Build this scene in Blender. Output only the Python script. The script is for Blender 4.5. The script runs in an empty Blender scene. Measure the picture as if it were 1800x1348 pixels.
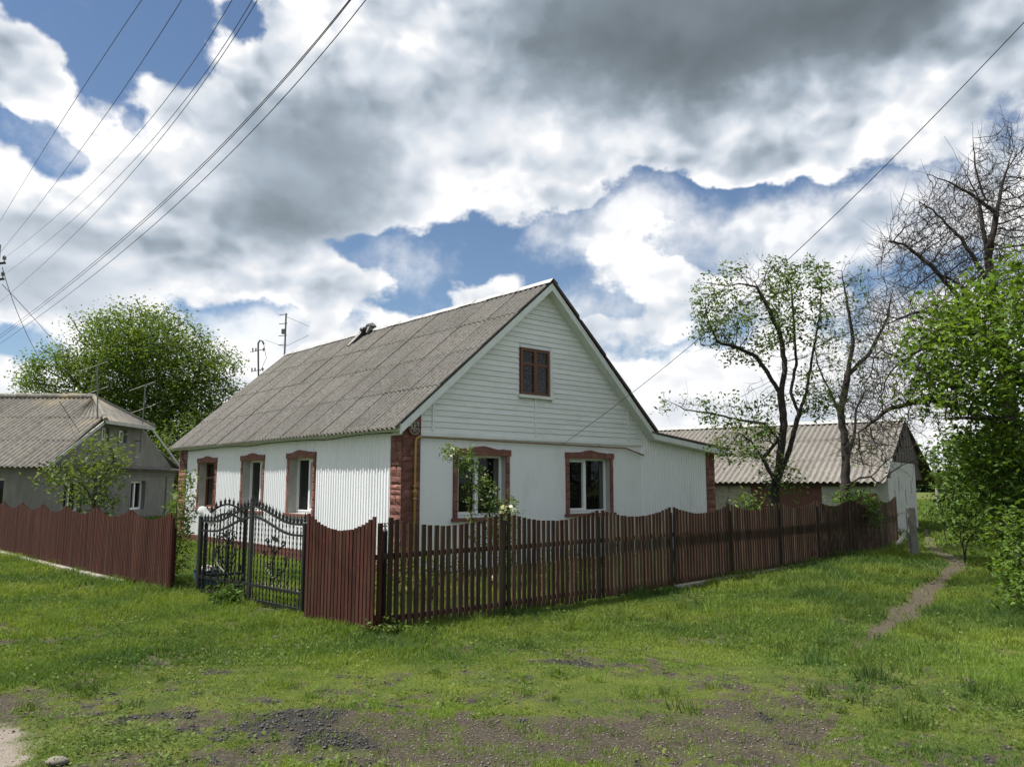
import bpy, math, random
import numpy as np
from mathutils import Vector, Matrix
random.seed(7); rng=np.random.default_rng(7)
sc=bpy.context.scene; COL=sc.collection
rad=math.radians
# ------------------------------------------------------------------ camera
F,PITCH,EYE=1352.0,rad(7.25),1.6
cam=bpy.data.objects.new('camera',bpy.data.cameras.new('camera')); COL.objects.link(cam)
cam.location=(0,0,EYE); cam.rotation_euler=(rad(90)+PITCH,0,0)
cam.data.sensor_width=36; cam.data.lens=36*F/1800; cam.data.clip_start=.05; cam.data.clip_end=3000
sc.camera=cam
sc.view_settings.view_transform='Standard'; sc.view_settings.look='None'; sc.view_settings.gamma=1; sc.view_settings.exposure=.55
def ray(px,py):
    a=(px-900)/F; b=-(py-674)/F
    return np.array([a, math.cos(PITCH)-b*math.sin(PITCH), math.sin(PITCH)+b*math.cos(PITCH)])
def P(px,py,Y):
    r=ray(px,py); r=r/r[1]*Y; return r+np.array([0,0,EYE])
def G(px,py,z=0.0):
    r=ray(px,py); return r*((z-EYE)/r[2])+np.array([0,0,EYE])
# ------------------------------------------------------------------ sun and sky
TH=rad(41.5); RX=np.array([math.cos(TH),math.sin(TH),0]); LY=np.array([-math.sin(TH),math.cos(TH),0])
SUN_EL,SUN_D=rad(63),rad(35)
sh=-RX*math.cos(SUN_D)+LY*math.sin(SUN_D)
sdir=Vector((sh[0]*math.cos(SUN_EL),sh[1]*math.cos(SUN_EL),math.sin(SUN_EL)))
sun=bpy.data.objects.new('sun',bpy.data.lights.new('sun','SUN')); COL.objects.link(sun)
sun.data.energy=5.0; sun.data.angle=rad(.53); sun.data.color=(1,.95,.87)
sun.rotation_euler=sdir.to_track_quat('Z','Y').to_euler(); sun.location=(-20,0,40)
W=bpy.data.worlds.new('World'); sc.world=W; W.use_nodes=True
def build_sky():
    nt=W.node_tree; N=nt.nodes; K=nt.links; N.clear()
    def nd(t,**k):
        n=N.new(t)
        for a,b in k.items(): setattr(n,a,b)
        return n
    def inp(s,v):
        if isinstance(v,(int,float)): s.default_value=v
        elif isinstance(v,tuple): s.default_value=v
        else: K.new(v,s)
    def M(op,a,b=0.0,c=None,clamp=False):
        n=nd('ShaderNodeMath',operation=op,use_clamp=clamp); inp(n.inputs[0],a); inp(n.inputs[1],b)
        if c is not None: inp(n.inputs[2],c)
        return n.outputs[0]
    def VM(op,a,b=None,c=None):
        n=nd('ShaderNodeVectorMath',operation=op); inp(n.inputs[0],a)
        if b is not None: inp(n.inputs[1],b)
        if c is not None: inp(n.inputs[2],c)
        return n.outputs[1 if op in('LENGTH','DOT_PRODUCT') else 0]
    tc=nd('ShaderNodeTexCoord'); d=tc.outputs['Generated']
    sp=nd('ShaderNodeSeparateXYZ'); K.new(d,sp.inputs[0]); x,y,z=sp.outputs
    az=M('ARCTAN2',x,y); el=M('ARCSINE',z)
    cb=nd('ShaderNodeCombineXYZ'); K.new(az,cb.inputs[0]); K.new(el,cb.inputs[1]); v0=cb.outputs[0]
    # warp the positions so that the edges billow
    wn=nd('ShaderNodeTexNoise',noise_dimensions='3D'); K.new(VM('MULTIPLY',v0,(5,6.5,1)),wn.inputs['Vector'])
    wn.inputs['Scale'].default_value=1; wn.inputs['Detail'].default_value=5; wn.inputs['Roughness'].default_value=.6
    v=VM('ADD',v0,VM('MULTIPLY',VM('SUBTRACT',wn.outputs['Color'],(.5,.5,.5)),(.17,.12,0)))
    def blobs(L):
        tot=None
        for px,py,rx,ry,w in L:
            r=ray(px,py); A=math.atan2(r[0],r[1]); E=math.atan2(r[2],math.hypot(r[0],r[1]))
            sx,sy=F/rx,F/ry
            if px!=900: sx*=1+((px-900)/F)**2*.6
            q=VM('LENGTH',VM('MULTIPLY_ADD',v,(sx,sy,0),(-A*sx,-E*sy,0)))
            mr=nd('ShaderNodeMapRange',interpolation_type='SMOOTHERSTEP'); K.new(q,mr.inputs[0])
            mr.inputs[1].default_value=1.35; mr.inputs[2].default_value=.25; mr.inputs[3].default_value=0; mr.inputs[4].default_value=w
            tot=mr.outputs[0] if tot is None else M('ADD',tot,mr.outputs[0])
        return tot
    def fbm(vec,scale,det,rough=.55,dist=0.0):
        n=nd('ShaderNodeTexNoise',noise_dimensions='3D'); K.new(vec,n.inputs['Vector']); n.inputs['Scale'].default_value=scale
        n.inputs['Detail'].default_value=det; n.inputs['Roughness'].default_value=rough; n.inputs['Distortion'].default_value=dist
        return n.outputs[0]
    # cloud deck coordinates: flattened towards the horizon
    dz=M('ADD',M('MAXIMUM',z,0.0),.22)
    cp=nd('ShaderNodeCombineXYZ'); K.new(M('DIVIDE',x,dz),cp.inputs[0]); K.new(M('DIVIDE',y,dz),cp.inputs[1]); K.new(M('MULTIPLY',z,2.0),cp.inputs[2])
    deck=cp.outputs[0]
    def puff(vec,scale,det=3.0):
        n=nd('ShaderNodeTexVoronoi',voronoi_dimensions='2D',feature='SMOOTH_F1',normalize=True); K.new(vec,n.inputs['Vector']); n.inputs['Scale'].default_value=scale
        n.inputs['Detail'].default_value=det; n.inputs['Roughness'].default_value=.55; n.inputs['Lacunarity'].default_value=2.3; n.inputs['Smoothness'].default_value=.35
        return M('SUBTRACT',1.0,n.outputs['Distance'])
    def ss(x_,a_,b_,c_=0.0,d_=1.0):
        n=nd('ShaderNodeMapRange',interpolation_type='SMOOTHSTEP'); inp(n.inputs[0],x_)
        for i,q in enumerate((a_,b_,c_,d_)): n.inputs[i+1].default_value=q
        return n.outputs[0]
    wn2=nd('ShaderNodeTexNoise',noise_dimensions='3D'); K.new(VM('MULTIPLY',v0,(16,20,1)),wn2.inputs['Vector']); wn2.inputs['Scale'].default_value=1; wn2.inputs['Detail'].default_value=3
    vp=VM('ADD',VM('MULTIPLY',v0,(1,1.35,1)),VM('MULTIPLY',VM('SUBTRACT',wn2.outputs['Color'],(.5,.5,.5)),(.045,.045,0)))
    p1=puff(vp,7.0,2.0); p1b=puff(VM('ADD',vp,(-.022,.034,0)),7.0,2.0)
    n1=fbm(deck,1.7,5,.55); n2=fbm(v0,9,7,.62); n3=fbm(v0,3.2,4,.55)
    holes=blobs(HOLES); thin=blobs(THIN)
    low=ss(z,.30,.12)
    N0=M('ADD',M('ADD',M('MULTIPLY',M('SUBTRACT',n1,.5),1.6),M('MULTIPLY',M('SUBTRACT',n2,.5),1.7)),M('MULTIPLY',M('SUBTRACT',p1,.62),.75))
    cov=M('ADD',M('SUBTRACT',M('ADD',1.02,N0),holes),thin)
    alpha=ss(M('ADD',cov,M('MULTIPLY',M('SUBTRACT',n3,.5),1.1)),.40,.84)
    veil=M('MULTIPLY',ss(M('ADD',M('ADD',n2,M('MULTIPLY',n3,.8)),blobs(VEIL)),.95,1.45),.85)
    alpha=M('MAXIMUM',alpha,veil)
    calm=M('MULTIPLY',M('SUBTRACT',1.0,M('MULTIPLY',blobs(CALM),.85),clamp=True),ss(z,.06,.34,.45,1.0))
    relief=M('MULTIPLY',M('MULTIPLY',M('SUBTRACT',p1,p1b),1.5),calm)
    thick=ss(cov,.8,1.7,0.0,.14)
    dark=M('MULTIPLY',blobs(DARKS),M('ADD',.75,M('MULTIPLY',n3,.5)))
    up=ss(z,.56,.82,0.0,.38); bk=ss(y,.35,-.25,0.0,.24)  # unseen clouds overhead and behind the camera, dimmed to cut fill on the gable
    unseen_dim=M('MAXIMUM',up,bk)
    b=M('SUBTRACT',M('SUBTRACT',M('ADD',.94,relief),M('ADD',dark,thick)),unseen_dim)
    b=M('ADD',b,M('MULTIPLY',M('MULTIPLY',M('SUBTRACT',n2,.5),.50),calm))
    b=M('ADD',b,M('MULTIPLY',M('MULTIPLY',M('SUBTRACT',n3,.5),.65),calm))
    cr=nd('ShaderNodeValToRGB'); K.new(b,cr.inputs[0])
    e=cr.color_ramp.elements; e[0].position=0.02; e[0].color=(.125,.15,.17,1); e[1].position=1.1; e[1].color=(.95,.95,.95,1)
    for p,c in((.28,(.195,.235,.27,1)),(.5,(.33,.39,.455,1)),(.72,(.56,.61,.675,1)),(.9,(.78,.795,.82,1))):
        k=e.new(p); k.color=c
    sky=nd('ShaderNodeTexSky',sky_type='NISHITA',sun_disc=False); sky.sun_elevation=SUN_EL; sky.sun_rotation=math.atan2(sdir[0],sdir[1])%(2*math.pi)
    sky.air_density=1.0; sky.dust_density=.2; sky.ozone_density=3.0
    b1=nd('ShaderNodeBackground'); K.new(sky.outputs[0],b1.inputs[0]); b1.inputs[1].default_value=SKY
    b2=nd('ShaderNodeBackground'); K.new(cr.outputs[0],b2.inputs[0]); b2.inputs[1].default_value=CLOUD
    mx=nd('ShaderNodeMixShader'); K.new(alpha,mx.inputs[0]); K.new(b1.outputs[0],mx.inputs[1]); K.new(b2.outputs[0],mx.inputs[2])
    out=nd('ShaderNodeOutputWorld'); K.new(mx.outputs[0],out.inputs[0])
SKY,CLOUD=.074,.80
# places of the open sky, the thin veils and the dark undersides: direction, half widths, weight
HOLES=[(150,5,320,100,1.25),(180,175,75,60,.8),(60,205,130,35,.55),(265,205,60,45,.65),(120,277,75,38,.75),(460,15,50,45,.7),
 (650,430,110,38,.85),(880,440,170,50,.95),(1010,385,120,42,.85),(1130,325,120,40,.9),(1320,330,200,32,.9),(1560,350,140,40,.75),
 (1010,510,130,55,.8),(470,575,200,45,.8),(700,520,110,50,.8),(60,600,140,32,.7),(1180,600,130,55,.7),(760,470,100,60,.5),(1300,232,40,14,.5),(1460,420,220,90,.75),(1250,420,180,70,.55),(1500,560,160,60,.5),(850,560,190,45,.4),(1600,460,140,60,.55)]
THIN=[(470,300,300,170,.45),(1250,90,600,170,.7),(330,470,220,60,.35),(600,500,100,32,.6),(850,320,200,50,.4),(1100,590,160,40,.4),(280,140,110,70,.45),(60,340,130,60,.4),(1450,220,300,70,.5),(860,525,110,26,.45),(545,560,35,70,.6),(70,150,150,42,.65),(150,215,50,30,.4),(450,100,130,70,.45),(1180,250,250,30,.4),(1120,470,60,28,.3)]
DARKS=[(1250,-5,460,160,.60),(1060,130,230,80,.20),(1500,50,330,110,.22),(550,310,190,140,.34),(620,220,130,90,.14),(430,400,220,80,.22),(110,420,220,40,.24),(60,510,220,50,.26),(430,500,150,22,.16),(720,170,120,90,.12),(880,290,130,60,.14),(1700,30,220,100,.22),(860,30,140,100,.14)]
VEIL=[(1180,400,280,110,.34),(1450,430,230,100,.42),(1000,560,300,60,.35),(500,600,300,50,.35),(1600,380,200,90,.35),(1010,400,120,60,.18),(150,230,200,60,.25),(700,470,160,60,.2)]
CALM=[(1250,30,500,160,1),(540,330,240,150,.95),(100,470,280,100,.8),(760,200,200,120,.5),(1000,200,200,100,.3)]
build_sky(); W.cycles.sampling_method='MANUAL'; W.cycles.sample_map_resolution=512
cy=sc.cycles; cy.max_bounces=8; cy.diffuse_bounces=3; cy.glossy_bounces=3; cy.transmission_bounces=6; cy.transparent_max_bounces=8
# ------------------------------------------------------------------ node materials
MATS={}
def mat(name,c1,c2=None,scale=8,rough=.8,bump=0,bscale=40,tone=0,spots=None,metal=0,spec=.5,stretch=(1,1,1),detail=6,contrast=(.35,.65),trans=0,c3=None,scale3=2,c3r=(.5,.7)):
    """procedural surface: two colours mixed by noise, a third in larger patches, per-face tone, bump"""
    m=bpy.data.materials.new(name); m.use_nodes=True; nt=m.node_tree; N=nt.nodes; K=nt.links
    bs=N['Principled BSDF']; out=N['Material Output']
    bs.inputs['Roughness'].default_value=rough; bs.inputs['Metallic'].default_value=metal; bs.inputs['Specular IOR Level'].default_value=spec
    tc=N.new('ShaderNodeTexCoord'); mp=N.new('ShaderNodeMapping'); K.new(tc.outputs['Object'],mp.inputs[0]); mp.inputs['Scale'].default_value=stretch
    def noise(s,d=detail,r=.6):
        n=N.new('ShaderNodeTexNoise'); K.new(mp.outputs[0],n.inputs['Vector']); n.inputs['Scale'].default_value=s; n.inputs['Detail'].default_value=d; n.inputs['Roughness'].default_value=r; return n.outputs[0]
    def rng_(o,a,b,c=0,d=1):
        n=N.new('ShaderNodeMapRange'); K.new(o,n.inputs[0]); 
        for i,q in enumerate((a,b,c,d)): n.inputs[i+1].default_value=q
        return n.outputs[0]
    def mix(f,a,b,mode='MIX'):
        n=N.new('ShaderNodeMix'); n.data_type='RGBA'; n.blend_type=mode
        for s,q in((n.inputs[0],f),(n.inputs[6],a),(n.inputs[7],b)):
            if isinstance(q,(int,float)): s.default_value=q
            elif isinstance(q,tuple): s.default_value=(*q[:3],1)
            else: K.new(q,s)
        return n.outputs[2]
    col=tuple(c1)
    if c2: col=mix(rng_(noise(scale),*contrast),col,tuple(c2))
    if c3: col=mix(rng_(noise(scale3,4),*c3r),col,tuple(c3))
    if spots:
        sc_,thr,sc3=spots; col=mix(rng_(noise(sc_,3),thr,thr+.05),col,tuple(sc3))
    if tone:
        a=N.new('ShaderNodeAttribute'); a.attribute_name='tone'; f=rng_(a.outputs['Fac'],0,1,1-tone,1+tone)
        h=N.new('ShaderNodeHueSaturation'); K.new(f,h.inputs['Value'])
        if isinstance(col,tuple): h.inputs['Color'].default_value=(*col,1)
        else: K.new(col,h.inputs['Color'])
        col=h.outputs[0]
    if isinstance(col,tuple): bs.inputs['Base Color'].default_value=(*col[:3],1)
    else: K.new(col,bs.inputs['Base Color'])
    if bump:
        b=N.new('ShaderNodeBump'); b.inputs['Strength'].default_value=bump; b.inputs['Distance'].default_value=.02; K.new(noise(bscale,8,.65),b.inputs['Height']); K.new(b.outputs[0],bs.inputs['Normal'])
    if trans:
        tr=N.new('ShaderNodeBsdfTranslucent'); K.new(mix(1.0,col,(1.5,1.45,.55),'MULTIPLY'),tr.inputs[0])
        ms=N.new('ShaderNodeMixShader'); ms.inputs[0].default_value=trans; K.new(bs.outputs[0],ms.inputs[1]); K.new(tr.outputs[0],ms.inputs[2]); K.new(ms.outputs[0],out.inputs[0])
    MATS[name]=m; return m
mat('white_wall',(.79,.805,.83),(.75,.77,.795),3,.75,.15,60,c3=(.58,.60,.57),scale3=2.2,c3r=(.56,.9),stretch=(1,1,.35),spec=.25)
mat('white_profile',(.83,.845,.87),(.80,.815,.845),2,.45,.03,30,c3=(.68,.70,.69),scale3=1.6,c3r=(.58,.85),stretch=(1,1,.3))
mat('white_siding',(.77,.785,.795),(.70,.72,.73),4,.5,.05,40,tone=.05,stretch=(1,1,4),c3=(.58,.61,.56),scale3=1.3,c3r=(.52,.85))
mat('fascia_paint',(.70,.73,.73),(.62,.66,.65),5,.5,.05,30)
mat('soffit_paint',(.58,.64,.55),(.50,.57,.47),5,.6,.05,30)
mat('asbestos',(.215,.205,.187),(.125,.119,.11),15,.92,.8,60,tone=.07,spots=(34,.56,(.062,.058,.05)),c3=(.135,.128,.112),scale3=1.1,c3r=(.48,.72),contrast=(.3,.7))
mat('asbestos_pale',(.235,.218,.195),(.15,.14,.125),7,.92,.5,50,tone=.10,spots=(26,.63,(.14,.12,.10)),c3=(.165,.15,.13),scale3=.9,c3r=(.5,.7))
mat('asbestos_old',(.22,.205,.18),(.13,.122,.108),5,.92,.4,40,tone=.1,c3=(.30,.25,.17),scale3=.7,c3r=(.55,.75))
mat('ridge_metal',(.58,.58,.58),(.36,.35,.34),6,.35,.05,30,metal=.3)
mat('ridge_rust',(.42,.17,.10),(.34,.13,.08),8,.6,.1,30)
mat('brown_metal',(.035,.022,.018),(.055,.035,.028),6,.5,.05,30)
mat('red_stone',(.225,.092,.070),(.145,.060,.048),16,.85,.9,26,tone=.3,c3=(.32,.165,.125),scale3=6,c3r=(.55,.75))
mat('red_paint',(.12,.042,.032),(.085,.032,.025),10,.6,.2,30)
mat('pvc',(.80,.81,.81),(.76,.77,.77),5,.3,0)
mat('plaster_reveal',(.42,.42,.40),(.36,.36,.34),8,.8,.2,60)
mat('window_brown',(.15,.052,.024),(.11,.038,.018),12,.45,.1,40,stretch=(1,1,.2))
mat('glass',(.006,.007,.007),None,rough=.03,spec=.28)
mat('curtain',(.10,.11,.11),(.05,.055,.055),5,.9,.2,20,stretch=(6,6,.3))
mat('lace',(.012,.013,.014),(.10,.10,.10),26,.25,0,contrast=(.54,.66))
mat('yellow_paint',(.42,.27,.075),(.34,.22,.07),9,.5,.1,50)
mat('rusty_pipe',(.20,.13,.075),(.27,.20,.11),9,.7,.1,50)
mat('fence_red',(.072,.023,.016),(.040,.015,.011),7,.85,.25,60,tone=.30,stretch=(3,3,.35),c3=(.07,.045,.028),scale3=3,c3r=(.5,.8),spots=(30,.70,(.20,.17,.13)),spec=.2)
mat('fence_brown',(.062,.031,.022),(.036,.021,.016),7,.85,.25,60,tone=.38,stretch=(3,3,.35),c3=(.075,.062,.040),scale3=3,c3r=(.45,.75),spec=.2)
mat('iron',(.012,.013,.014),(.02,.02,.021),20,.42,.1,60,metal=.3)
mat('iron_grey',(.035,.037,.04),(.05,.05,.05),20,.5,.1,60,metal=.3)
mat('galvanised',(.16,.16,.165),(.10,.10,.105),20,.5,.1,60,metal=.4)
mat('concrete',(.34,.32,.28),(.24,.225,.20),8,.9,.7,40,spots=(30,.6,(.15,.15,.13)))
mat('grey_render',(.19,.185,.172),(.145,.14,.13),3,.9,.4,30,c3=(.24,.235,.215),scale3=1.2,c3r=(.55,.75),stretch=(1,1,.5))
mat('stained_plaster',(.34,.33,.28),(.26,.25,.20),5,.9,.4,30,spots=(5,.55,(.09,.095,.08)),stretch=(1,1,1))
mat('shed_block',(.44,.445,.43),(.34,.345,.335),3,.8,.5,30,spots=(9,.66,(.30,.29,.27)))
mat('dark_boards',(.055,.042,.032),(.035,.028,.022),6,.8,.4,30,stretch=(2,2,.3))
mat('bark',(.085,.068,.055),(.045,.037,.031),9,.9,.9,30,stretch=(1,1,.4),c3=(.15,.13,.11),scale3=5,c3r=(.55,.75))
mat('bark_dark',(.04,.032,.028),(.022,.018,.017),12,.9,.6,30,c3=(.075,.062,.055),scale3=4,c3r=(.55,.75))
mat('leaf_walnut',(.070,.125,.024),(.115,.175,.032),.6,.68,spec=.22,tone=.3,trans=.42)
mat('leaf_fruit',(.065,.12,.030),(.12,.175,.05),1.5,.68,spec=.22,tone=.45,trans=.3)
mat('leaf_maple',(.068,.132,.025),(.125,.195,.035),.9,.68,spec=.22,tone=.6,trans=.42)
mat('leaf_bush',(.055,.11,.024),(.10,.16,.034),1.2,.68,spec=.22,tone=.45,trans=.3)
mat('leaf_sapling',(.085,.135,.035),(.13,.175,.045),1.2,.68,spec=.22,tone=.4,trans=.35)
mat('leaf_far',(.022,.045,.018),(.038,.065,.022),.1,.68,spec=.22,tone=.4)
mat('blossom',(.80,.80,.70),(.72,.72,.58),9,.7,tone=.1,trans=.2)
mat('blossom_pink',(.60,.30,.30),(.5,.2,.2),9,.7,tone=.2,trans=.2)
mat('grass_blade',(.118,.190,.036),(.190,.240,.050),.55,.68,spec=.22,tone=.55,trans=.4,c3=(.06,.115,.032),scale3=.5,c3r=(.42,.62))
mat('field_grass',(.10,.17,.035),(.14,.21,.04),.05,.8)
mat('blue_plastic',(.03,.10,.22),(.05,.12,.2),6,.5)
mat('stone_grey',(.20,.18,.155),(.14,.125,.11),9,.9,.4,40,tone=.3)
mat('stone_coal',(.05,.048,.048),(.085,.08,.078),20,.75,.5,40,tone=.5)
mat('black_sheet',(.015,.016,.017),(.03,.031,.033),14,.45,.6,12)
mat('sign_red',(.10,.028,.026),None,rough=.5)
mat('sign_cream',(.42,.39,.34),(.36,.33,.29),20,.5)
mat('sign_ink',(.015,.012,.012),None,rough=.5)
mat('black_paint',(.02,.02,.02),None,rough=.5)
mat('paper',(.6,.58,.52),(.4,.37,.32),9,.8)
def clear_plastic():
    m=bpy.data.materials.new('clear_plastic'); m.use_nodes=True; b=m.node_tree.nodes['Principled BSDF']
    b.inputs['Base Color'].default_value=(.9,.92,.92,1); b.inputs['Roughness'].default_value=.18; b.inputs['Transmission Weight'].default_value=.55; b.inputs['IOR'].default_value=1.15
    MATS['clear_plastic']=m
clear_plastic()
# ------------------------------------------------------------------ mesh helpers
class MB:
    def __init__(s): s.v=[]; s.f=[]; s.t=[]; s.m=[]; s.tone=.5; s.mi=0
    def add(s,vs,fs,tone=None):
        o=len(s.v); s.v.extend([tuple(map(float,q)) for q in vs])
        t=s.tone if tone is None else tone
        for q in fs: s.f.append(tuple(i+o for i in q)); s.t.append(t); s.m.append(s.mi)
    def box(s,x0,x1,y0,y1,z0,z1,tone=None):
        s.hexa([(x0,y0,z0),(x1,y0,z0),(x1,y1,z0),(x0,y1,z0),(x0,y0,z1),(x1,y0,z1),(x1,y1,z1),(x0,y1,z1)],tone)
    def hexa(s,p,tone=None):
        s.add(p,[(0,3,2,1),(4,5,6,7),(0,1,5,4),(1,2,6,5),(2,3,7,6),(3,0,4,7)],tone)
    def bar(s,a,b,w,h,up=(0,0,1),tone=None):
        a=np.array(a,float); b=np.array(b,float); d=b-a; d/=np.linalg.norm(d); u=np.array(up,float)
        sd=np.cross(d,u); 
        if np.linalg.norm(sd)<1e-6: sd=np.cross(d,(1,0,0))
        sd/=np.linalg.norm(sd); u=np.cross(sd,d); sd=sd*w/2; u=u*h/2
        s.hexa([a-sd-u,a+sd-u,a+sd+u,a-sd+u,b-sd-u,b+sd-u,b+sd+u,b-sd+u],tone)
    def prism(s,poly,fn,d0,d1,tone=None):
        """poly of (u,w) extruded between depths d0,d1; fn(u,w,d) gives the point"""
        n=len(poly); s.add([fn(u,w,d0) for u,w in poly]+[fn(u,w,d1) for u,w in poly],
            [tuple(range(n-1,-1,-1)),tuple(range(n,2*n))]+[(i,(i+1)%n,n+(i+1)%n,n+i) for i in range(n)],tone)
    def tube(s,pts,r,n=6,tone=None,cap=True):
        pts=np.array(pts,float); m=len(pts); r=np.broadcast_to(np.array(r,float),(m,))
        T=np.gradient(pts,axis=0) if m>1 else None; T/=np.maximum(np.linalg.norm(T,axis=1),1e-9)[:,None]
        ref=np.array([0,0,1.]) if abs(T[0][2])<.9 else np.array([1.,0,0]); vs=[]
        for i in range(m):
            a=np.cross(T[i],ref); a/=max(np.linalg.norm(a),1e-9); b=np.cross(T[i],a); ref=np.cross(a,T[i])
            for k in range(n):
                q=2*math.pi*k/n; vs.append(pts[i]+r[i]*(math.cos(q)*a+math.sin(q)*b))
        fs=[(i*n+k,i*n+(k+1)%n,(i+1)*n+(k+1)%n,(i+1)*n+k) for i in range(m-1) for k in range(n)]
        if cap: fs+=[tuple(range(n-1,-1,-1)),tuple(range((m-1)*n,m*n))]
        s.add(vs,fs,tone)
    def lathe(s,c,prof,n=12,tone=None):
        s.tube([(c[0],c[1],c[2]+z) for r,z in prof],[max(r,1e-4) for r,z in prof],n,tone)
    def build(s,name,mt,parent=None,smooth=False,mw=None):
        if not isinstance(mt,(list,tuple)): mt=[mt]
        me=bpy.data.meshes.new(name); me.from_pydata(s.v,[],s.f)
        for q in mt: me.materials.append(MATS[q])
        a=me.attributes.new('tone','FLOAT','FACE'); a.data.foreach_set('value',np.array(s.t,dtype=np.float32))
        if len(mt)>1: me.polygons.foreach_set('material_index',np.array(s.m,dtype=np.int32))
        if smooth: me.polygons.foreach_set('use_smooth',np.ones(len(s.f),bool))
        me.update(); return link(name,me,parent)
def link(name,me,parent=None):
    o=bpy.data.objects.new(name,me); COL.objects.link(o)
    if parent is not None: o.parent=parent
    return o
def npmesh(name,verts,faces,mt,parent=None,tone=None,smooth=False,pattr=None):
    """fast mesh from arrays; faces (n,k)"""
    me=bpy.data.meshes.new(name); verts=np.asarray(verts,np.float32); faces=np.asarray(faces,np.int32); n,k=faces.shape
    me.vertices.add(len(verts)); me.vertices.foreach_set('co',verts.ravel())
    me.loops.add(n*k); me.loops.foreach_set('vertex_index',faces.ravel())
    me.polygons.add(n); me.polygons.foreach_set('loop_start',np.arange(0,n*k,k,dtype=np.int32))
    me.update(calc_edges=True)
    if smooth: me.polygons.foreach_set('use_smooth',np.ones(n,bool))
    me.materials.append(MATS[mt])
    if tone is not None:
        a=me.attributes.new('tone','FLOAT','FACE'); a.data.foreach_set('value',np.asarray(tone,np.float32))
    for kx,q in (pattr or {}).items():
        a=me.attributes.new(kx,'FLOAT','POINT'); a.data.foreach_set('value',np.asarray(q,np.float32))
    return link(name,me,parent)
def tag(o,label=None,cat=None,group=None,kind=None):
    for k,q in(('label',label),('category',cat),('group',group),('kind',kind)):
        if q: o[k]=q
    return o
def empty(name,loc,rz=0,label=None,cat=None,group=None):
    o=bpy.data.objects.new(name,None); COL.objects.link(o); o.location=tuple(map(float,loc)); o.rotation_euler=(0,0,rz); o.empty_display_size=.2
    return tag(o,label,cat,group)
def hash2(ix,iy,seed):
    h=(ix.astype(np.int64)*374761393+iy.astype(np.int64)*668265263+seed*974634777)&0x7fffffff
    h=((h^(h>>13))*1274126177)&0x7fffffff; return ((h^(h>>16))&0xffff)/65535.
def vnoise(x,y,s=1.,seed=0):
    x=np.asarray(x)*s; y=np.asarray(y)*s; ix=np.floor(x); iy=np.floor(y); fx=x-ix; fy=y-iy; fx=fx*fx*(3-2*fx); fy=fy*fy*(3-2*fy)
    a=hash2(ix,iy,seed); b=hash2(ix+1,iy,seed); c=hash2(ix,iy+1,seed); d=hash2(ix+1,iy+1,seed)
    return (a*(1-fx)+b*fx)*(1-fy)+(c*(1-fx)+d*fx)*fy
def fbm(x,y,s=1.,o=4,seed=0):
    t=0; a=.5; w=0
    for k in range(o): t=t+a*vnoise(x,y,s*2**k,seed+k*17); w+=a; a*=.5
    return t/w
def smooth(a,b,x): 
    t=np.clip((x-a)/(b-a),0,1); return t*t*(3-2*t)
# ------------------------------------------------------------------ ground
PATH=np.array([G(1490,1150)[:2],G(1545,1108)[:2],G(1600,1065)[:2],G(1650,1020)[:2],G(1683,996)[:2],G(1672,982)[:2],G(1645,968)[:2],G(1632,956)[:2],(13.8,26)])
PW=[.02,.12,.18,.16,.14,.14,.13,.12,.1]
def seg_dist(x,y,pts):
    best=np.full(np.shape(x),1e9); tt=np.zeros(np.shape(x))
    for i in range(len(pts)-1):
        a,b=pts[i],pts[i+1]; d=b-a; t=np.clip(((x-a[0])*d[0]+(y-a[1])*d[1])/(d@d),0,1); q=np.hypot(x-a[0]-t*d[0],y-a[1]-t*d[1])
        m=q<best; best=np.where(m,q,best); tt=np.where(m,i+t,tt)
    return best,tt
def ell(x,y,L):
    t=0
    for px,py,rx,ry,w in L:
        c=G(px,py); t=t+w*np.clip(1.25-np.hypot((x-c[0])/rx,(y-c[1])/ry),0,1)
    return t
DIRT=[(1100,1330,1.4,.35,.7),(1250,1250,.9,.5,.45),(800,1280,.9,.35,.5),(620,1330,1.1,.28,1.0),(900,1300,1.0,.45,1.1),(1150,1290,1.0,.5,1.1),(1350,1290,.7,.5,.9),(1320,1210,.55,.6,.75),(1180,1180,.6,.3,.4),(1500,1210,.5,.35,.45),
 (500,1275,.7,.36,.9),(300,1262,.5,.22,.8),(620,1290,.5,.4,.9),(200,1340,.4,.2,.6),(420,1335,.7,.2,.6),(990,1165,.42,.14,1.0),(1090,1168,.3,.12,.6),(740,1232,.35,.2,.6),(1450,1345,.5,.15,.3),
 (1330,1165,1.0,.35,.35),(1000,1230,.6,.25,.4),(20,1130,.5,.4,.55),(30,1230,.35,.7,.9)]
GREENI=[(1010,1335,.5,.10,.5),(700,1318,.3,.12,.5),(1150,1250,.35,.12,.4),(560,1315,.25,.08,.5),(330,1335,.3,.1,.5),(440,1290,.32,.10,.5),(870,1330,.25,.1,.4),(1020,1300,.25,.1,.4),(560,1345,.3,.08,.5),(230,1300,.25,.1,.45),(800,1210,.6,.2,.4),(1250,1330,.5,.12,.45),(1400,1300,.25,.15,.4)]
COAL=[(520,1262,.38,.30,1.1),(580,1300,.33,.22,1.0),(400,1288,.45,.22,.85),(290,1258,.45,.12,1.0),(985,1165,.32,.11,1.2),(320,1330,.3,.12,.6),(620,1340,.25,.1,.6)]
ROAD=[(-230,1370,.75,.9,1.3),(-480,1250,.9,1.6,1.4),(-60,1400,.32,.2,1.0)]
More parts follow.
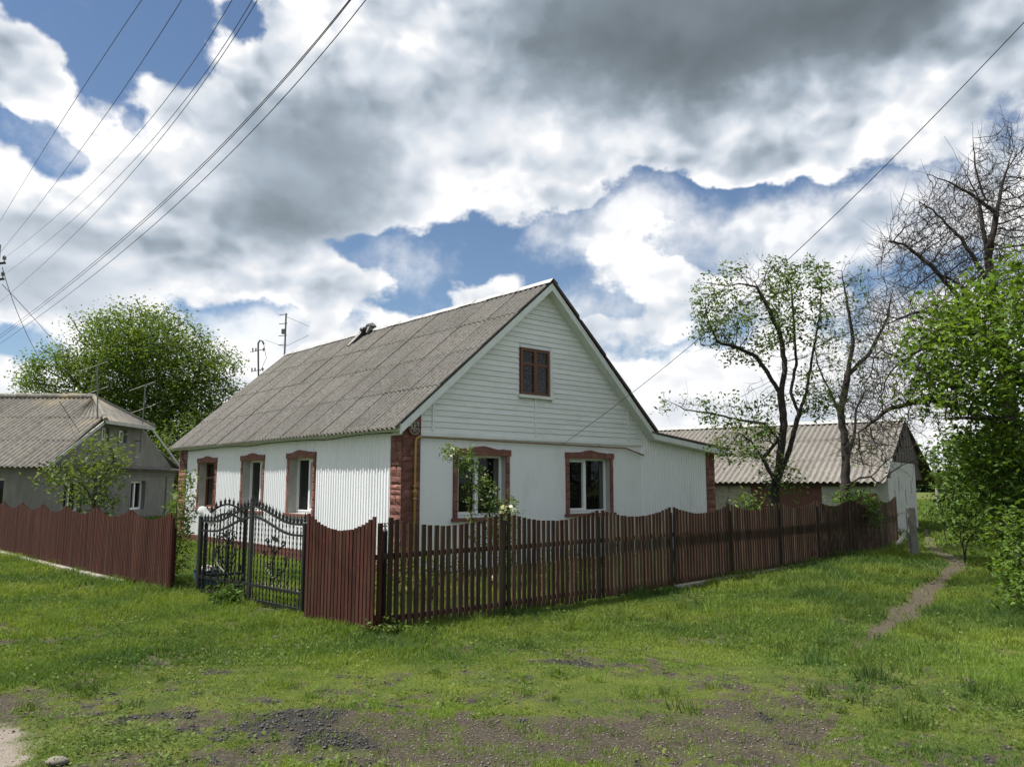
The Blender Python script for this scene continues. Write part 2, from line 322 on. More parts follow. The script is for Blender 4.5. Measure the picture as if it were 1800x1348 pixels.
def masks(x,y):
    n=fbm(x,y,1.6,5,3); n2=fbm(x,y,7,4,9)
    d=ell(x,y,DIRT)-ell(x,y,GREENI)*.9+(n-.5)*1.5+(n2-.5)*1.5+(fbm(x,y,22,2,13)-.5)*1.4
    dirt=smooth(.18,.72,d)
    pd,pt=seg_dist(x,y,PATH); pw=np.interp(pt,range(len(PW)),PW)*(1+(n2-.5)*2.2)*(.5+1.0*vnoise(x,y,.9,77))
    path=smooth(1.35,.6,pd/np.maximum(pw,.01))
    c=ell(x,y,COAL)+(n2-.5)*2.0+(n-.5)*.6; coal=smooth(.42,.7,c)*dirt
    r=smooth(.25,.5,ell(x,y,ROAD)+(n2-.5)*.5)
    return dirt*(1-.35*smooth(.5,.62,fbm(x,y,5.5,3,51))*smooth(.95,.6,n)),path,coal,r
def build_ground():
    def axis(a,b,step,lo,hi,g=1.13):
        core=list(np.arange(a,b+1e-6,step)); s=step; q=b; up=[]
        while q<hi: s*=g; q+=s; up.append(q)
        s=step; q=a; dn=[]
        while q>lo: s*=g; q-=s; dn.append(q)
        return np.array(dn[::-1]+core+up)
    X=axis(-4.5,7.5,.035,-900,900); Y=axis(4.2,9.5,.035,-120,1500,1.045)
    gx,gy=np.meshgrid(X,Y); x=gx.ravel(); y=gy.ravel()
    dirt,path,coal,road=masks(x,y)
    near=np.clip(1-(np.hypot(x,y-7)-6)/8,0,1)
    z=((fbm(x,y,.5,3,5)-.5)*.05+(fbm(x,y,9,3,6)-.5)*.02*dirt+coal*(fbm(x,y,16,2,8)-.3)*.03)*near-.03*path*near-.012*dirt*near
    z=z-np.clip((y-30)/170,0,1)*.6
    nx,ny=len(X),len(Y); i=np.arange(nx-1); j=np.arange(ny-1); jj,ii=np.meshgrid(j,i,indexing='ij'); a=(jj*nx+ii).ravel()
    fc=np.stack([a,a+1,a+nx+1,a+nx],1)
    m=bpy.data.materials.new('ground'); m.use_nodes=True; nt=m.node_tree; N=nt.nodes; K=nt.links; bs=N['Principled BSDF']; bs.inputs['Roughness'].default_value=.95; bs.inputs['Specular IOR Level'].default_value=.2
    tc=N.new('ShaderNodeTexCoord')
    def noise(s,d=6,r=.62):
        n=N.new('ShaderNodeTexNoise'); K.new(tc.outputs['Object'],n.inputs['Vector']); n.inputs['Scale'].default_value=s; n.inputs['Detail'].default_value=d; n.inputs['Roughness'].default_value=r; return n.outputs[0]
    def ramp(o,cs):
        r=N.new('ShaderNodeValToRGB'); K.new(o,r.inputs[0]); e=r.color_ramp.elements; e[0].position=cs[0][0]; e[0].color=(*cs[0][1],1); e[1].position=cs[-1][0]; e[1].color=(*cs[-1][1],1)
        for p,c in cs[1:-1]: k=e.new(p); k.color=(*c,1)
        return r.outputs[0]
    def mix(f,a,b):
        n=N.new('ShaderNodeMix'); n.data_type='RGBA'; K.new(f,n.inputs[0]); K.new(a,n.inputs[6]); K.new(b,n.inputs[7]); return n.outputs[2]
    def att(k): a=N.new('ShaderNodeAttribute'); a.attribute_name=k; return a.outputs['Fac']
    soil=ramp(noise(45),[(.3,(.032,.026,.020)),(.5,(.062,.051,.039)),(.62,(.100,.084,.065)),(.75,(.165,.142,.113))])
    turf=ramp(noise(3),[(.3,(.055,.080,.018)),(.5,(.090,.115,.022)),(.7,(.13,.14,.03))])
    pth=ramp(noise(30),[(.3,(.06,.049,.036)),(.6,(.105,.088,.065)),(.8,(.17,.145,.108))])
    cl=ramp(noise(60),[(.3,(.016,.015,.015)),(.6,(.045,.042,.04)),(.8,(.11,.10,.092))])
    rd=ramp(noise(35),[(.3,(.22,.19,.165)),(.7,(.32,.28,.24))])
    c=mix(att('dirt'),turf,soil); c=mix(att('path'),c,pth); c=mix(att('coal'),c,cl); c=mix(att('road'),c,rd)
    K.new(c,bs.inputs['Base Color']); b=N.new('ShaderNodeBump'); b.inputs['Strength'].default_value=.9; b.inputs['Distance'].default_value=.03; K.new(noise(50,8),b.inputs['Height']); K.new(b.outputs[0],bs.inputs['Normal'])
    MATS['ground']=m
    o=npmesh('ground',np.stack([x,y,z],1),fc,'ground',smooth=True,pattr=dict(dirt=dirt,path=path,coal=coal,road=road))
    tag(o,'grassy verge with bare gravelly earth in front','ground',kind='structure')
build_ground()
# ------------------------------------------------------------------ house frame helpers
HA=P(706.5,850,13.35); HA[2]=0
house=empty('house',HA,TH,'white single storey house with steep grey corrugated roof and red stone corners behind the fence','house')
def to_local(p): 
    d=np.array(p)-HA; return np.array([d@RX,d@LY,d[2]])
def wallgrid(mb,fn,u0,u1,z0,z1,holes,depth,prof=None,pitch=.1,top=None,reveal=True):
    """front face, back face and reveals; fn(u,z,d); prof(u)->outward offset at profile breaks; top(u)->z limit"""
    us={u0,u1}; zs={z0,z1}
    for a,b,c,d in holes: us|={a,b}; zs|={c,d}
    if prof:
        k=math.ceil(u0/pitch)
        while k*pitch<u1:
            for q in(0,.18,.5,.68): 
                w=(k+q)*pitch
                if u0<w<u1: us.add(round(w,5))
            k+=1
    us=sorted(us); zs=sorted(zs); off=prof or (lambda u:0)
    for a,b in zip(us,us[1:]):
        if b-a<1e-5: continue
        for c,d in zip(zs,zs[1:]):
            if any(h[0]-1e-6<=a and b<=h[1]+1e-6 and h[2]-1e-6<=c and d<=h[3]+1e-6 for h in holes): continue
            ta=tb=d
            if top: ta=min(d,top(a)); tb=min(d,top(b))
            if max(ta,tb)<=c: continue
            ta=max(ta,c); tb=max(tb,c)
            mb.add([fn(a,c,-off(a)),fn(b,c,-off(b)),fn(b,tb,-off(b)),fn(a,ta,-off(a))],[(0,1,2,3)])
            mb.add([fn(a,c,depth),fn(b,c,depth),fn(b,tb,depth),fn(a,ta,depth)],[(3,2,1,0)])
    if reveal:
        for a,b,c,d in holes:
            for p,q in(((a,c),(b,c)),((b,c),(b,d)),((b,d),(a,d)),((a,d),(a,c))):
                mb.add([fn(*p,0),fn(*q,0),fn(*q,depth),fn(*p,depth)],[(0,1,2,3)])
PROF=lambda u:.021 if .17<((u/.095)%1)<.52 else 0.0
gfn=lambda u,z,d:(u,d,z)          # gable wall: u along x, depth into the house
lfn=lambda u,z,d:(d,u,z)          # long wall: u along y
W_H=[(1.09,2.46,.88,2.22),(4.0,5.47,.88,2.22)]
L_H=[(3.13,4.43,.88,2.22),(5.56,6.9,.88,2.22),(8.41,9.78,.88,2.22)]
def inner(h,m=.11): return (h[0]+m,h[1]-m,h[2]+.055,h[3]-.125)
EAVE_X,EAVE_Z,AP_X,AP_Z=-.21,2.555,3.42,5.66
slopeL=(AP_Z-EAVE_Z)/(AP_X-EAVE_X)
roofL=lambda x:EAVE_Z+(x-EAVE_X)*slopeL
REX,REZ=6.72,2.70; slopeR=(AP_Z-REZ)/(REX-AP_X)
roofR=lambda x:AP_Z-(x-AP_X)*slopeR
LEX,LEZ=9.62,2.40
roofT=lambda x: roofL(x) if x<AP_X else (roofR(x) if x<REX else REZ-(x-REX)*(REZ-LEZ)/(LEX-REX))
def build_house():
    D=.34
    # smooth lower gable wall, profiled end of the lean-to, profiled long wall
    m=MB(); wallgrid(m,gfn,.0,6.45,-.1,2.46,[inner(h) for h in W_H],D)
    m.box(.35,6.0,.02,.3,2.46,2.75)
    # body behind: rear and side walls
    m.box(9.0,9.3,.36,10.6,-.1,2.3); m.box(.34,9.0,10.6,10.9,-.1,2.2); 
    m.build('wall','white_wall',house)
    m=MB(); wallgrid(m,gfn,6.45,9.32,-.1,2.75,[],D,PROF,.095,top=lambda u:roofT(u)-.06); m.build('profiled_wall','white_profile',house)
    m=MB(); wallgrid(m,lfn,0.0,10.95,.21,2.56,[inner(h) for h in L_H],D,PROF,.095); o=m.build('profiled_wall','white_profile',house)
    m=MB(); m.box(-.05,.1,-.03,11.0,-.1,.205); m.build('plinth','red_paint',house)
    # gable siding boards
    m=MB(); z=2.46; p=.105; k=0
    gw=(2.70,3.59,3.29,4.27)
    while z<AP_Z-.15:
        z1=z+p; tn=random.random()
        def lim(zz):
            xl=AP_X-(AP_Z-.1-zz)/slopeL; xr=AP_X+(AP_Z-.1-zz)/slopeR; return max(.36,xl+.0),min(6.5,xr)
        a0,b0=lim(z); a1,b1=lim(z1)
        if b1>a1:
            spans=[((a0,b0),(a1,b1))]
            if z1>gw[2] and z<gw[3]: spans=[((a0,gw[0]),(a1,gw[0])),((gw[1],b0),(gw[1],b1))]
            for (q0,q1),(r0,r1) in spans:
                m.add([(q0,-.030,z),(q1,-.030,z),(r1,-.014,z1),(r0,-.014,z1)],[(0,1,2,3)],tn)
                m.add([(q0,-.030,z),(q1,-.030,z),(q1,-.010,z+.001),(q0,-.010,z+.001)],[(3,2,1,0)],tn)
        z=z1
    m.build('siding','white_siding',house)
    m=MB(); m.prism([(.30,2.4),(6.5,2.4),(6.5,2.8),(AP_X+.05,AP_Z-.1),(AP_X-.05,AP_Z-.1),(.30,2.95)],gfn,.0,.10); 
    m.build('gable_wall','white_wall',house)
    m=MB()
    for x,z0,z1 in((.62,2.5,3.18),(3.14,2.48,3.27),(6.0,2.5,3.22),(6.47,2.45,2.82)): m.box(x-.022,x+.022,-.040,-.012,z0,z1)
    m.box(.36,6.47,-.036,-.002,2.40,2.462)
    m.build('cover_strip','white_siding',house)
    # corner stones
    def stones(name,faces):
        m=MB()
        for fn,u0,u1,z0,z1,ztop in faces:
            z=z0; row=0
            while z<z1-.02:
                h=min(random.choice((.09,.14,.17,.2)),z1-z); u=u0
                cuts=[u0,u1] if random.random()<.45 else [u0,u0+(u1-u0)*random.uniform(.35,.65),u1]
                for a,b in zip(cuts,cuts[1:]):
                    nx,nz=4,3; e=.012; bz=min(z+h,z1); t=random.random(); pr=random.uniform(.012,.032)
                    g=[[fn(a+e/2+(b-a-e)*i/nx, z+e/2+(bz-z-e)*j/nz, -(pr+random.uniform(-.006,.008)) if 0<i<nx and 0<j<nz else -.004-random.uniform(0,.008)) for i in range(nx+1)] for j in range(nz+1)]
                    vs=[q for r in g for q in r]
                    m.add(vs,[(j*(nx+1)+i,j*(nx+1)+i+1,(j+1)*(nx+1)+i+1,(j+1)*(nx+1)+i) for j in range(nz) for i in range(nx)],t)
                z+=h; row+=1
            m.add([fn(u0,z0,-.003),fn(u1,z0,-.003),fn(u1,z1,-.003),fn(u0,z1,-.003)],[(0,1,2,3)],.1)
            if ztop:
                m.add([fn(q,w,-.012) for q,w in ztop],[tuple(range(len(ztop)))],.35)
        return m.build(name,'red_stone',house)
    stones('corner_stones',[((lambda u,z,d:(u,d-.02,z)),-.02,.36,-.05,2.40,[(-.02,2.40),(.36,2.40),(.36,roofL(.36)-.08),(-.02,roofL(-.02)-.08)]),((lambda u,z,d:(d-.02,u,z)),-.02,.34,-.05,2.40,None)])
    stones('corner_stones',[((lambda u,z,d:(u,d-.02,z)),8.95,9.33,-.05,2.33,None),((lambda u,z,d:(9.345-d,u,z)),.0,.4,-.05,2.3,None)])
    stones('corner_stones',[((lambda u,z,d:(d-.03,u,z)),10.6,11.2,-.05,2.45,None)])
    m=MB(); m.box(-.02,.3,10.96,11.2,-.05,2.45); m.build('corner_pier','red_stone',house)
    # windows
    def window(fn,h,kind,depth):
        a,b,c,d=h
        # stone surround: uneven header with a raised middle, jambs, sill
        m=MB(); j=.108; e=.012
        for u0_,u1_ in((a+.004,a+j-.002),(b-j+.002,b-.004)): m.prism([(u0_,c+.01),(u1_,c+.01),(u1_,d-.12),(u0_,d-.12)],fn,-.022,.0,.05)
        def blk(u0,u1,w0,w1):
            m.tone=random.random(); n=max(1,int((u1-u0)/.22)); q=max(1,int((w1-w0)/.17))
            for i in range(n):
                for k in range(q):
                    t=random.random(); p=random.uniform(.018,.032)
                    x0,x1=u0+(u1-u0)*i/n,u0+(u1-u0)*(i+1)/n; y0,y1=w0+(w1-w0)*k/q,w0+(w1-w0)*(k+1)/q
                    lo=[fn(x0+.004,y0+.004,-.0165),fn(x1-.004,y0+.004,-.0165),fn(x1-.004,y1-.004,-.0165),fn(x0+.004,y1-.004,-.0165)]
                    s_=.02; hi=[fn(x0+s_,y0+s_,-p-.012),fn(x1-s_,y0+s_*random.uniform(.5,1.3),-p-.01),fn(x1-s_,y1-s_,-p-.016),fn(x0+s_*random.uniform(.6,1.4),y1-s_,-p-.012)]
                    m.add(lo+hi,[(4,5,6,7),(0,1,5,4),(1,2,6,5),(2,3,7,6),(3,0,4,7)],t)
        blk(a,a+j,c,d-.12); blk(b-j,b,c,d-.12)
        mid=(a+b)/2
        top=[(a-.01,d-.02)]+[(u,d-.02+.055*math.exp(-((u-mid)/.26)**2)+random.uniform(-.009,.009)) for u in np.linspace(a+.1,b-.1,13)]+[(b+.01,d-.02)]
        m.prism([(b+.01,d-.135),(a-.01,d-.135)]+top,fn,-.05,.0,.4)
        # sill
        m.prism([(a-.03,c),(b+.03,c),(b+.03,c+.055),(a-.03,c+.055)],fn,-.075,.05,.3)
        s=m.build('window_surround','red_stone',house)
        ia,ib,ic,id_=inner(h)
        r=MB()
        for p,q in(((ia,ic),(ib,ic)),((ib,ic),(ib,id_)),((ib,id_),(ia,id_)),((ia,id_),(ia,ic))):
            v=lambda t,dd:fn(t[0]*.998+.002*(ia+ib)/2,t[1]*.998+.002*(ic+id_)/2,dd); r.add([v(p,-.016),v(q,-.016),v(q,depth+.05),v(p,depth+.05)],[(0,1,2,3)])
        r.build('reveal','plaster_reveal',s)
        f=MB(); w=.05; mt='pvc' if kind!='wood' else 'window_brown'; mq=.46
        def fr(u0,u1,w0,w1,d0=0.,d1=.06,tk=w,m_=f):
            m_.prism([(u0,w0),(u0+tk,w0),(u0+tk,w1),(u0,w1)],fn,depth+d0,depth+d1); m_.prism([(u1-tk,w0),(u1,w0),(u1,w1),(u1-tk,w1)],fn,depth+d0,depth+d1)
            m_.prism([(u0+tk,w0),(u1-tk,w0),(u1-tk,w0+tk),(u0+tk,w0+tk)],fn,depth+d0,depth+d1); m_.prism([(u0+tk,w1-tk),(u1-tk,w1-tk),(u1-tk,w1),(u0+tk,w1)],fn,depth+d0,depth+d1)
        fr(ia,ib,ic,id_)
        if kind!='wood': f.prism([(ia,ic+w),(ib,ic+w),(ib,ic+w+.02),(ia,ic+w+.02)],fn,depth-.02,depth+.05)
        mu=ia+(ib-ia)*.47
        if kind=='wood': mu=ia+(ib-ia)*.5
        f.prism([(mu-.028,ic+w),(mu+.028,ic+w),(mu+.028,id_-w),(mu-.028,id_-w)],fn,depth-.006,depth+.06)
        if kind=='wood':
            f.prism([(ia+w,id_-.42),(mu-.036,id_-.42),(mu-.036,id_-.37),(ia+w,id_-.37)],fn,depth-.004,depth+.05); f.prism([(mu+.036,id_-.42),(ib-w,id_-.42),(ib-w,id_-.37),(mu+.036,id_-.37)],fn,depth-.004,depth+.05)
        wf=f.build('window',mt,house)
        sashes=[(ia+w,mu-.028),(mu+.028,ib-w)]
        fixed=1 if fn is gfn else 0
        if kind!='wood':
            sm=MB(); u0,u1=sashes[0]; 
            fr(u0+.004,u1-.004,ic+w+.022,id_-w-.004,-.022,.035,.036,sm); sm.build('sash','pvc',wf)
        g=MB(); g.prism([(ia+w,ic+w),(ib-w,ic+w),(ib-w,id_-w),(ia+w,id_-w)],fn,depth+.037,depth+.045); g.build('glass','glass',wf)
        if fn is gfn and kind!='wood':
            cm=MB(); u1=sashes[1][1]; 
            cm.prism([(u1-.12,ic+w),(u1,ic+w),(u1,id_-w),(u1-.12,id_-w)],fn,depth+.030,depth+.035); cm.build('curtain','curtain',wf)
        return wf
    for h in W_H: window(gfn,h,'even' if h[0]<3 else 'pvc',.11)
    for i,h in enumerate(L_H): window(lfn,h,('pvc','pvc','wood')[i],.17)
    # attic window
    a,b,c,d=2.72,3.57,3.31,4.25
    f=MB(); w=.055
    f.box(a,a+w,-.055,.0,c,d); f.box(b-w-.06,b-.06,-.055,0,c,d); f.box(a+w,b-w-.06,-.055,0,c,c+w); f.box(a+w,b-w-.06,-.055,0,d-w,d); mx=(a+b-.06)/2
    f.box(mx-.045,mx+.045,-.062,0,c+w,d-w); f.box(a+w,mx-.045,-.05,0,d-.34,d-.29); f.box(mx+.045,b-.06-w,-.05,0,d-.34,d-.29)
    wf=f.build('attic_window','window_brown',house)
    t=MB(); t.box(b-.058,b+.02,-.085,-.01,c-.02,d+.03); t.box(a-.05,b+.03,-.095,-.01,c-.06,c-.003); t.box(a-.02,b-.06,-.075,-.01,d+.003,d+.03); t.build('trim','fascia_paint',wf)
    g=MB(); g.box(a+w,b-w-.06,-.03,-.02,c+w,d-w); g.build('glass','lace',wf)
    # soffit, fascias
    m=MB(); y0,y1=-.22,11.25
    m.hexa([(EAVE_X+.03,y0,EAVE_Z-.04),(.02,y0,EAVE_Z-.01),(.02,y1,EAVE_Z-.01),(EAVE_X+.03,y1,EAVE_Z-.04),(EAVE_X+.03,y0,EAVE_Z-.01),(.02,y0,EAVE_Z+.02),(.02,y1,EAVE_Z+.02),(EAVE_X+.03,y1,EAVE_Z-.01)])
    m.box(EAVE_X+.0,EAVE_X+.028,y0,y1,EAVE_Z-.10,EAVE_Z+.02)
    m.build('eave_board','soffit_paint',house)
    m=MB()
    def rake(x0,z0,x1,z1,w=.15,y=-.25,t=.03):
        m.hexa([(x0,y,z0-w),(x1,y,z1-w),(x1,y+t,z1-w),(x0,y+t,z0-w),(x0,y,z0),(x1,y,z1),(x1,y+t,z1),(x0,y+t,z0)])
    rake(EAVE_X,EAVE_Z-.01,AP_X,AP_Z-.02); rake(AP_X,AP_Z-.02,REX,REZ-.03); rake(REX,REZ-.03,LEX,LEZ-.03,.12)
    # soffits under the verges
    def sof(x0,z0,x1,z1):
        m.hexa([(x0,-.22,z0-.13),(x1,-.22,z1-.13),(x1,-.012,z1-.13),(x0,-.012,z0-.13),(x0,-.22,z0-.11),(x1,-.22,z1-.11),(x1,-.012,z1-.11),(x0,-.012,z0-.11)])
    sof(EAVE_X+.1,EAVE_Z+.08,AP_X,AP_Z-.02); sof(AP_X,AP_Z-.02,REX,REZ-.03); sof(REX,REZ-.03,LEX,LEZ-.03)
    m.build('fascia','fascia_paint',house)
    # roofs
    corrugated('roof','asbestos',house,lambda y,s:(EAVE_X-.085+s*(AP_X-EAVE_X+.085), -.26+(y)*(1+.07*s), EAVE_Z-.06+s*(AP_Z-EAVE_Z+.06)),11.55,math.hypot(AP_X-EAVE_X,AP_Z-EAVE_Z),13,4,(-.66,0,.75))
    m=MB(); t=.035
    m.hexa([(AP_X,-.26,AP_Z),(REX+.08,-.26,REZ-.02),(REX+.08,11.3,REZ-.02),(AP_X,12.0,AP_Z),(AP_X,-.26,AP_Z+t+.02),(REX+.08,-.26,REZ+t+.02),(REX+.08,11.3,REZ+t+.02),(AP_X,12.0,AP_Z+t+.02)])
    m.hexa([(REX-.15,-.27,REZ+.0),(LEX+.05,-.27,LEZ),(LEX+.05,10.9,LEZ),(REX-.15,10.9,REZ+.0),(REX-.15,-.27,REZ+t),(LEX+.05,-.27,LEZ+t),(LEX+.05,10.9,LEZ+t),(REX-.15,10.9,REZ+t)])
    # stepped sheet ends along the verge
    for k in range(4):
        f0,f1=k/4,(k+1)/4-.02; x0=AP_X+(REX-AP_X)*f0; x1=AP_X+(REX-AP_X)*f1; z0=AP_Z-(AP_Z-REZ)*f0; z1=AP_Z-(AP_Z-REZ)*f1
        m.hexa([(x0,-.285,z0+.0),(x1,-.285,z1+.02),(x1,.4,z1+.02),(x0,.4,z0),(x0,-.285,z0+.065),(x1,-.285,z1+.095),(x1,.4,z1+.095),(x0,.4,z0+.065)])
    m.build('roof','brown_metal',house)
    m=MB(); n=24
    for k in range(n):   # ridge flashing in lapped lengths
        ya,yb=-.28+12.3*k/n,-.28+12.3*(k+1)/n+.03; dz=.006*(k%2)+random.uniform(-.004,.008)
        m.add([(AP_X-.10,ya,AP_Z-.03+dz),(AP_X,ya,AP_Z+.075+dz),(AP_X+.15,ya,AP_Z-.02+dz),(AP_X-.10,yb,AP_Z-.03+dz),(AP_X,yb,AP_Z+.075+dz),(AP_X+.15,yb,AP_Z-.02+dz)],[(0,1,4,3),(1,2,5,4)])
    m.build('ridge_cap','ridge_metal',house)
    # gas pipe
    m=MB(); r=.021
    pts=[(.22,-.075,0.0),(.22,-.075,2.29),(.235,-.075,2.34),(.28,-.075,2.37),(.34,-.075,2.375),(2.4,-.075,2.36),(5.84,-.075,2.335),(6.47,-.07,2.19)]
    m.mi=0; m.tube(pts[:5],r,8); m.mi=1; m.tube(pts[4:],r*.85,8); m.mi=0
    for z in(1.30,1.52): m.tube([(.22,-.075,z-.02),(.22,-.075,z+.02)],.036,8)
    m.tube([(.22,-.075,1.36),(.22,-.075,1.46)],.032,8); m.bar((.15,-.11,1.43),(.27,-.11,1.41),.02,.02); m.tube([(.22,-.12,1.42),(.22,-.075,1.42)],.012,6)
    for x in(1.6,3.3,5.0): m.bar((x,-.075,2.36),(x,0,2.36),.02,.02)
    m.build('gas_pipe',['yellow_paint','rusty_pipe'],house,True)
    m=MB(); m.bar((9.36,-.12,2.26),(9.95,-.12,2.31),.05,.05); m.build('gutter_end','brown_metal',house)
    # cable under the eave
    m=MB(); ys=np.linspace(.3,10.9,26); m.tube([(-.012-.01,y,2.44+.02*math.sin(y*1.7)+(.01 if int(y)%2 else 0)) for y in ys],.008,4); 
    m.tube([(-.04,10.9,2.44),(-.06,10.95,2.3),(-.06,10.6,2.0),(-.05,10.5,1.7)],.012,4); m.build('eave_cable','black_paint',house)
    # number plate: cream tablet over a half disc with a ring band
    pl=empty('number_plate',(0,0,0)); pl.parent=house
    cx,cz,yf=.205,2.53,-.065
    m=MB(); m.prism([(cx+.135*math.cos(t),cz+.0+.135*math.sin(t)*1.05) for t in np.linspace(math.pi,2*math.pi,24)]+[(cx+.135,cz+.03),(cx-.135,cz+.03)],gfn,yf,yf+.02); m.build('plate','sign_red',pl)
    m=MB(); m.prism([(cx-.085,cz-.02),(cx+.075,cz-.02),(cx+.075,cz+.10),(cx-.085,cz+.10)],gfn,yf-.012,yf+.015)
    m.prism([(cx-.085,cz-.03),(cx+.085,cz-.03),(cx+.085,cz-.022),(cx-.085,cz-.022)],gfn,yf-.010,yf+.01)
    for t in np.linspace(math.pi*1.06,math.pi*1.94,15):     # illegible lettering band
        x,z=cx+.108*math.cos(t),cz+.11*math.sin(t); w_=random.uniform(.004,.007)
        m.prism([(x-w_,z-.010),(x+w_,z-.010),(x+w_,z+.010),(x-w_,z+.010)],gfn,yf-.003,yf+.01)
    ring=[(cx+.127*math.cos(t),cz+.13*math.sin(t)) for t in np.linspace(math.pi,2*math.pi,20)]; ri=[(cx+.121*math.cos(t),cz+.124*math.sin(t)) for t in np.linspace(2*math.pi,math.pi,20)]
    for k in range(0): m.prism([ring[k],ring[k+1],ri[18-k],ri[19-k]],gfn,yf-.004,yf+.01)
    for k in range(7): x=cx-.036+.012*k; m.prism([(x-.004,cz-.066),(x+.004,cz-.066),(x+.004,cz-.044),(x-.004,cz-.044)],gfn,yf-.005,yf+.01)
    m.build('panel','sign_cream',pl)
    for ch,x,sz in(('12',cx-.07,.125),('а',cx+.035,.07)):
        cu=bpy.data.curves.new('house_number','FONT'); cu.body=ch; cu.size=sz; cu.extrude=.003; cu.offset=.0025; cu.materials.append(MATS['sign_ink' if ch=='12' else 'stone_grey'])
        tmp=bpy.data.objects.new('house_number',cu); COL.objects.link(tmp); me=bpy.data.meshes.new_from_object(tmp.evaluated_get(bpy.context.evaluated_depsgraph_get())); bpy.data.objects.remove(tmp); o=link('house_number',me,pl); o.location=(x,yf-.017,cz-.003); o.rotation_euler=(rad(90),0,0)
def corrugated(name,mt,parent,fn,length,slopelen,cols,rows,nrm,wave=.15,amp=.03,seg=6,lap=.006):
    """fn(y,s)->(x,y,z) on the slope; sheets lie in rows from eave to ridge, each its own small tilt"""
    m=MB(); nrm=np.array(nrm,float); nrm/=np.linalg.norm(nrm); cw=length/cols; waves=max(1,round(cw/wave))
    for r in range(rows):
        s0=r/rows; s1=min(1,(r+1)/rows+.02)
        for c in range(cols):
            t=random.random(); n=waves*seg; y0=c*cw; y1=(c+1)*cw+(.004 if c<cols-1 else 0); vs=[]; q=random.uniform(-.004,.004)
            for k in range(n+1):
                y=y0+(y1-y0)*k/n; h=amp*math.cos(2*math.pi*k/seg*1.0)
                side=lap*(1-k/n)          # each sheet rises over its neighbour
                a=np.array(fn(y,s0+q*.5)); b=np.array(fn(y,s1)); up0=.016 if r>0 else .004
                vs.append(a+nrm*(h+up0+side+q)); vs.append(b+nrm*(h+.0+side+q))
            o=[(2*k,2*k+2,2*k+3,2*k+1) for k in range(n)]
            m.add(vs,o,t)
            # thickness at the lower edge
            ed=[]
            for k in range(n+1): ed.append(vs[2*k]); ed.append(vs[2*k]-nrm*.008)
            m.add(ed,[(2*k,2*k+1,2*k+3,2*k+2) for k in range(n)],t*.5)
            se=[vs[1],vs[0],vs[0]-nrm*lap,vs[1]-nrm*lap]; m.add(se,[(0,1,2,3)],0)
    return m.build(name,mt,parent,False)
build_house()
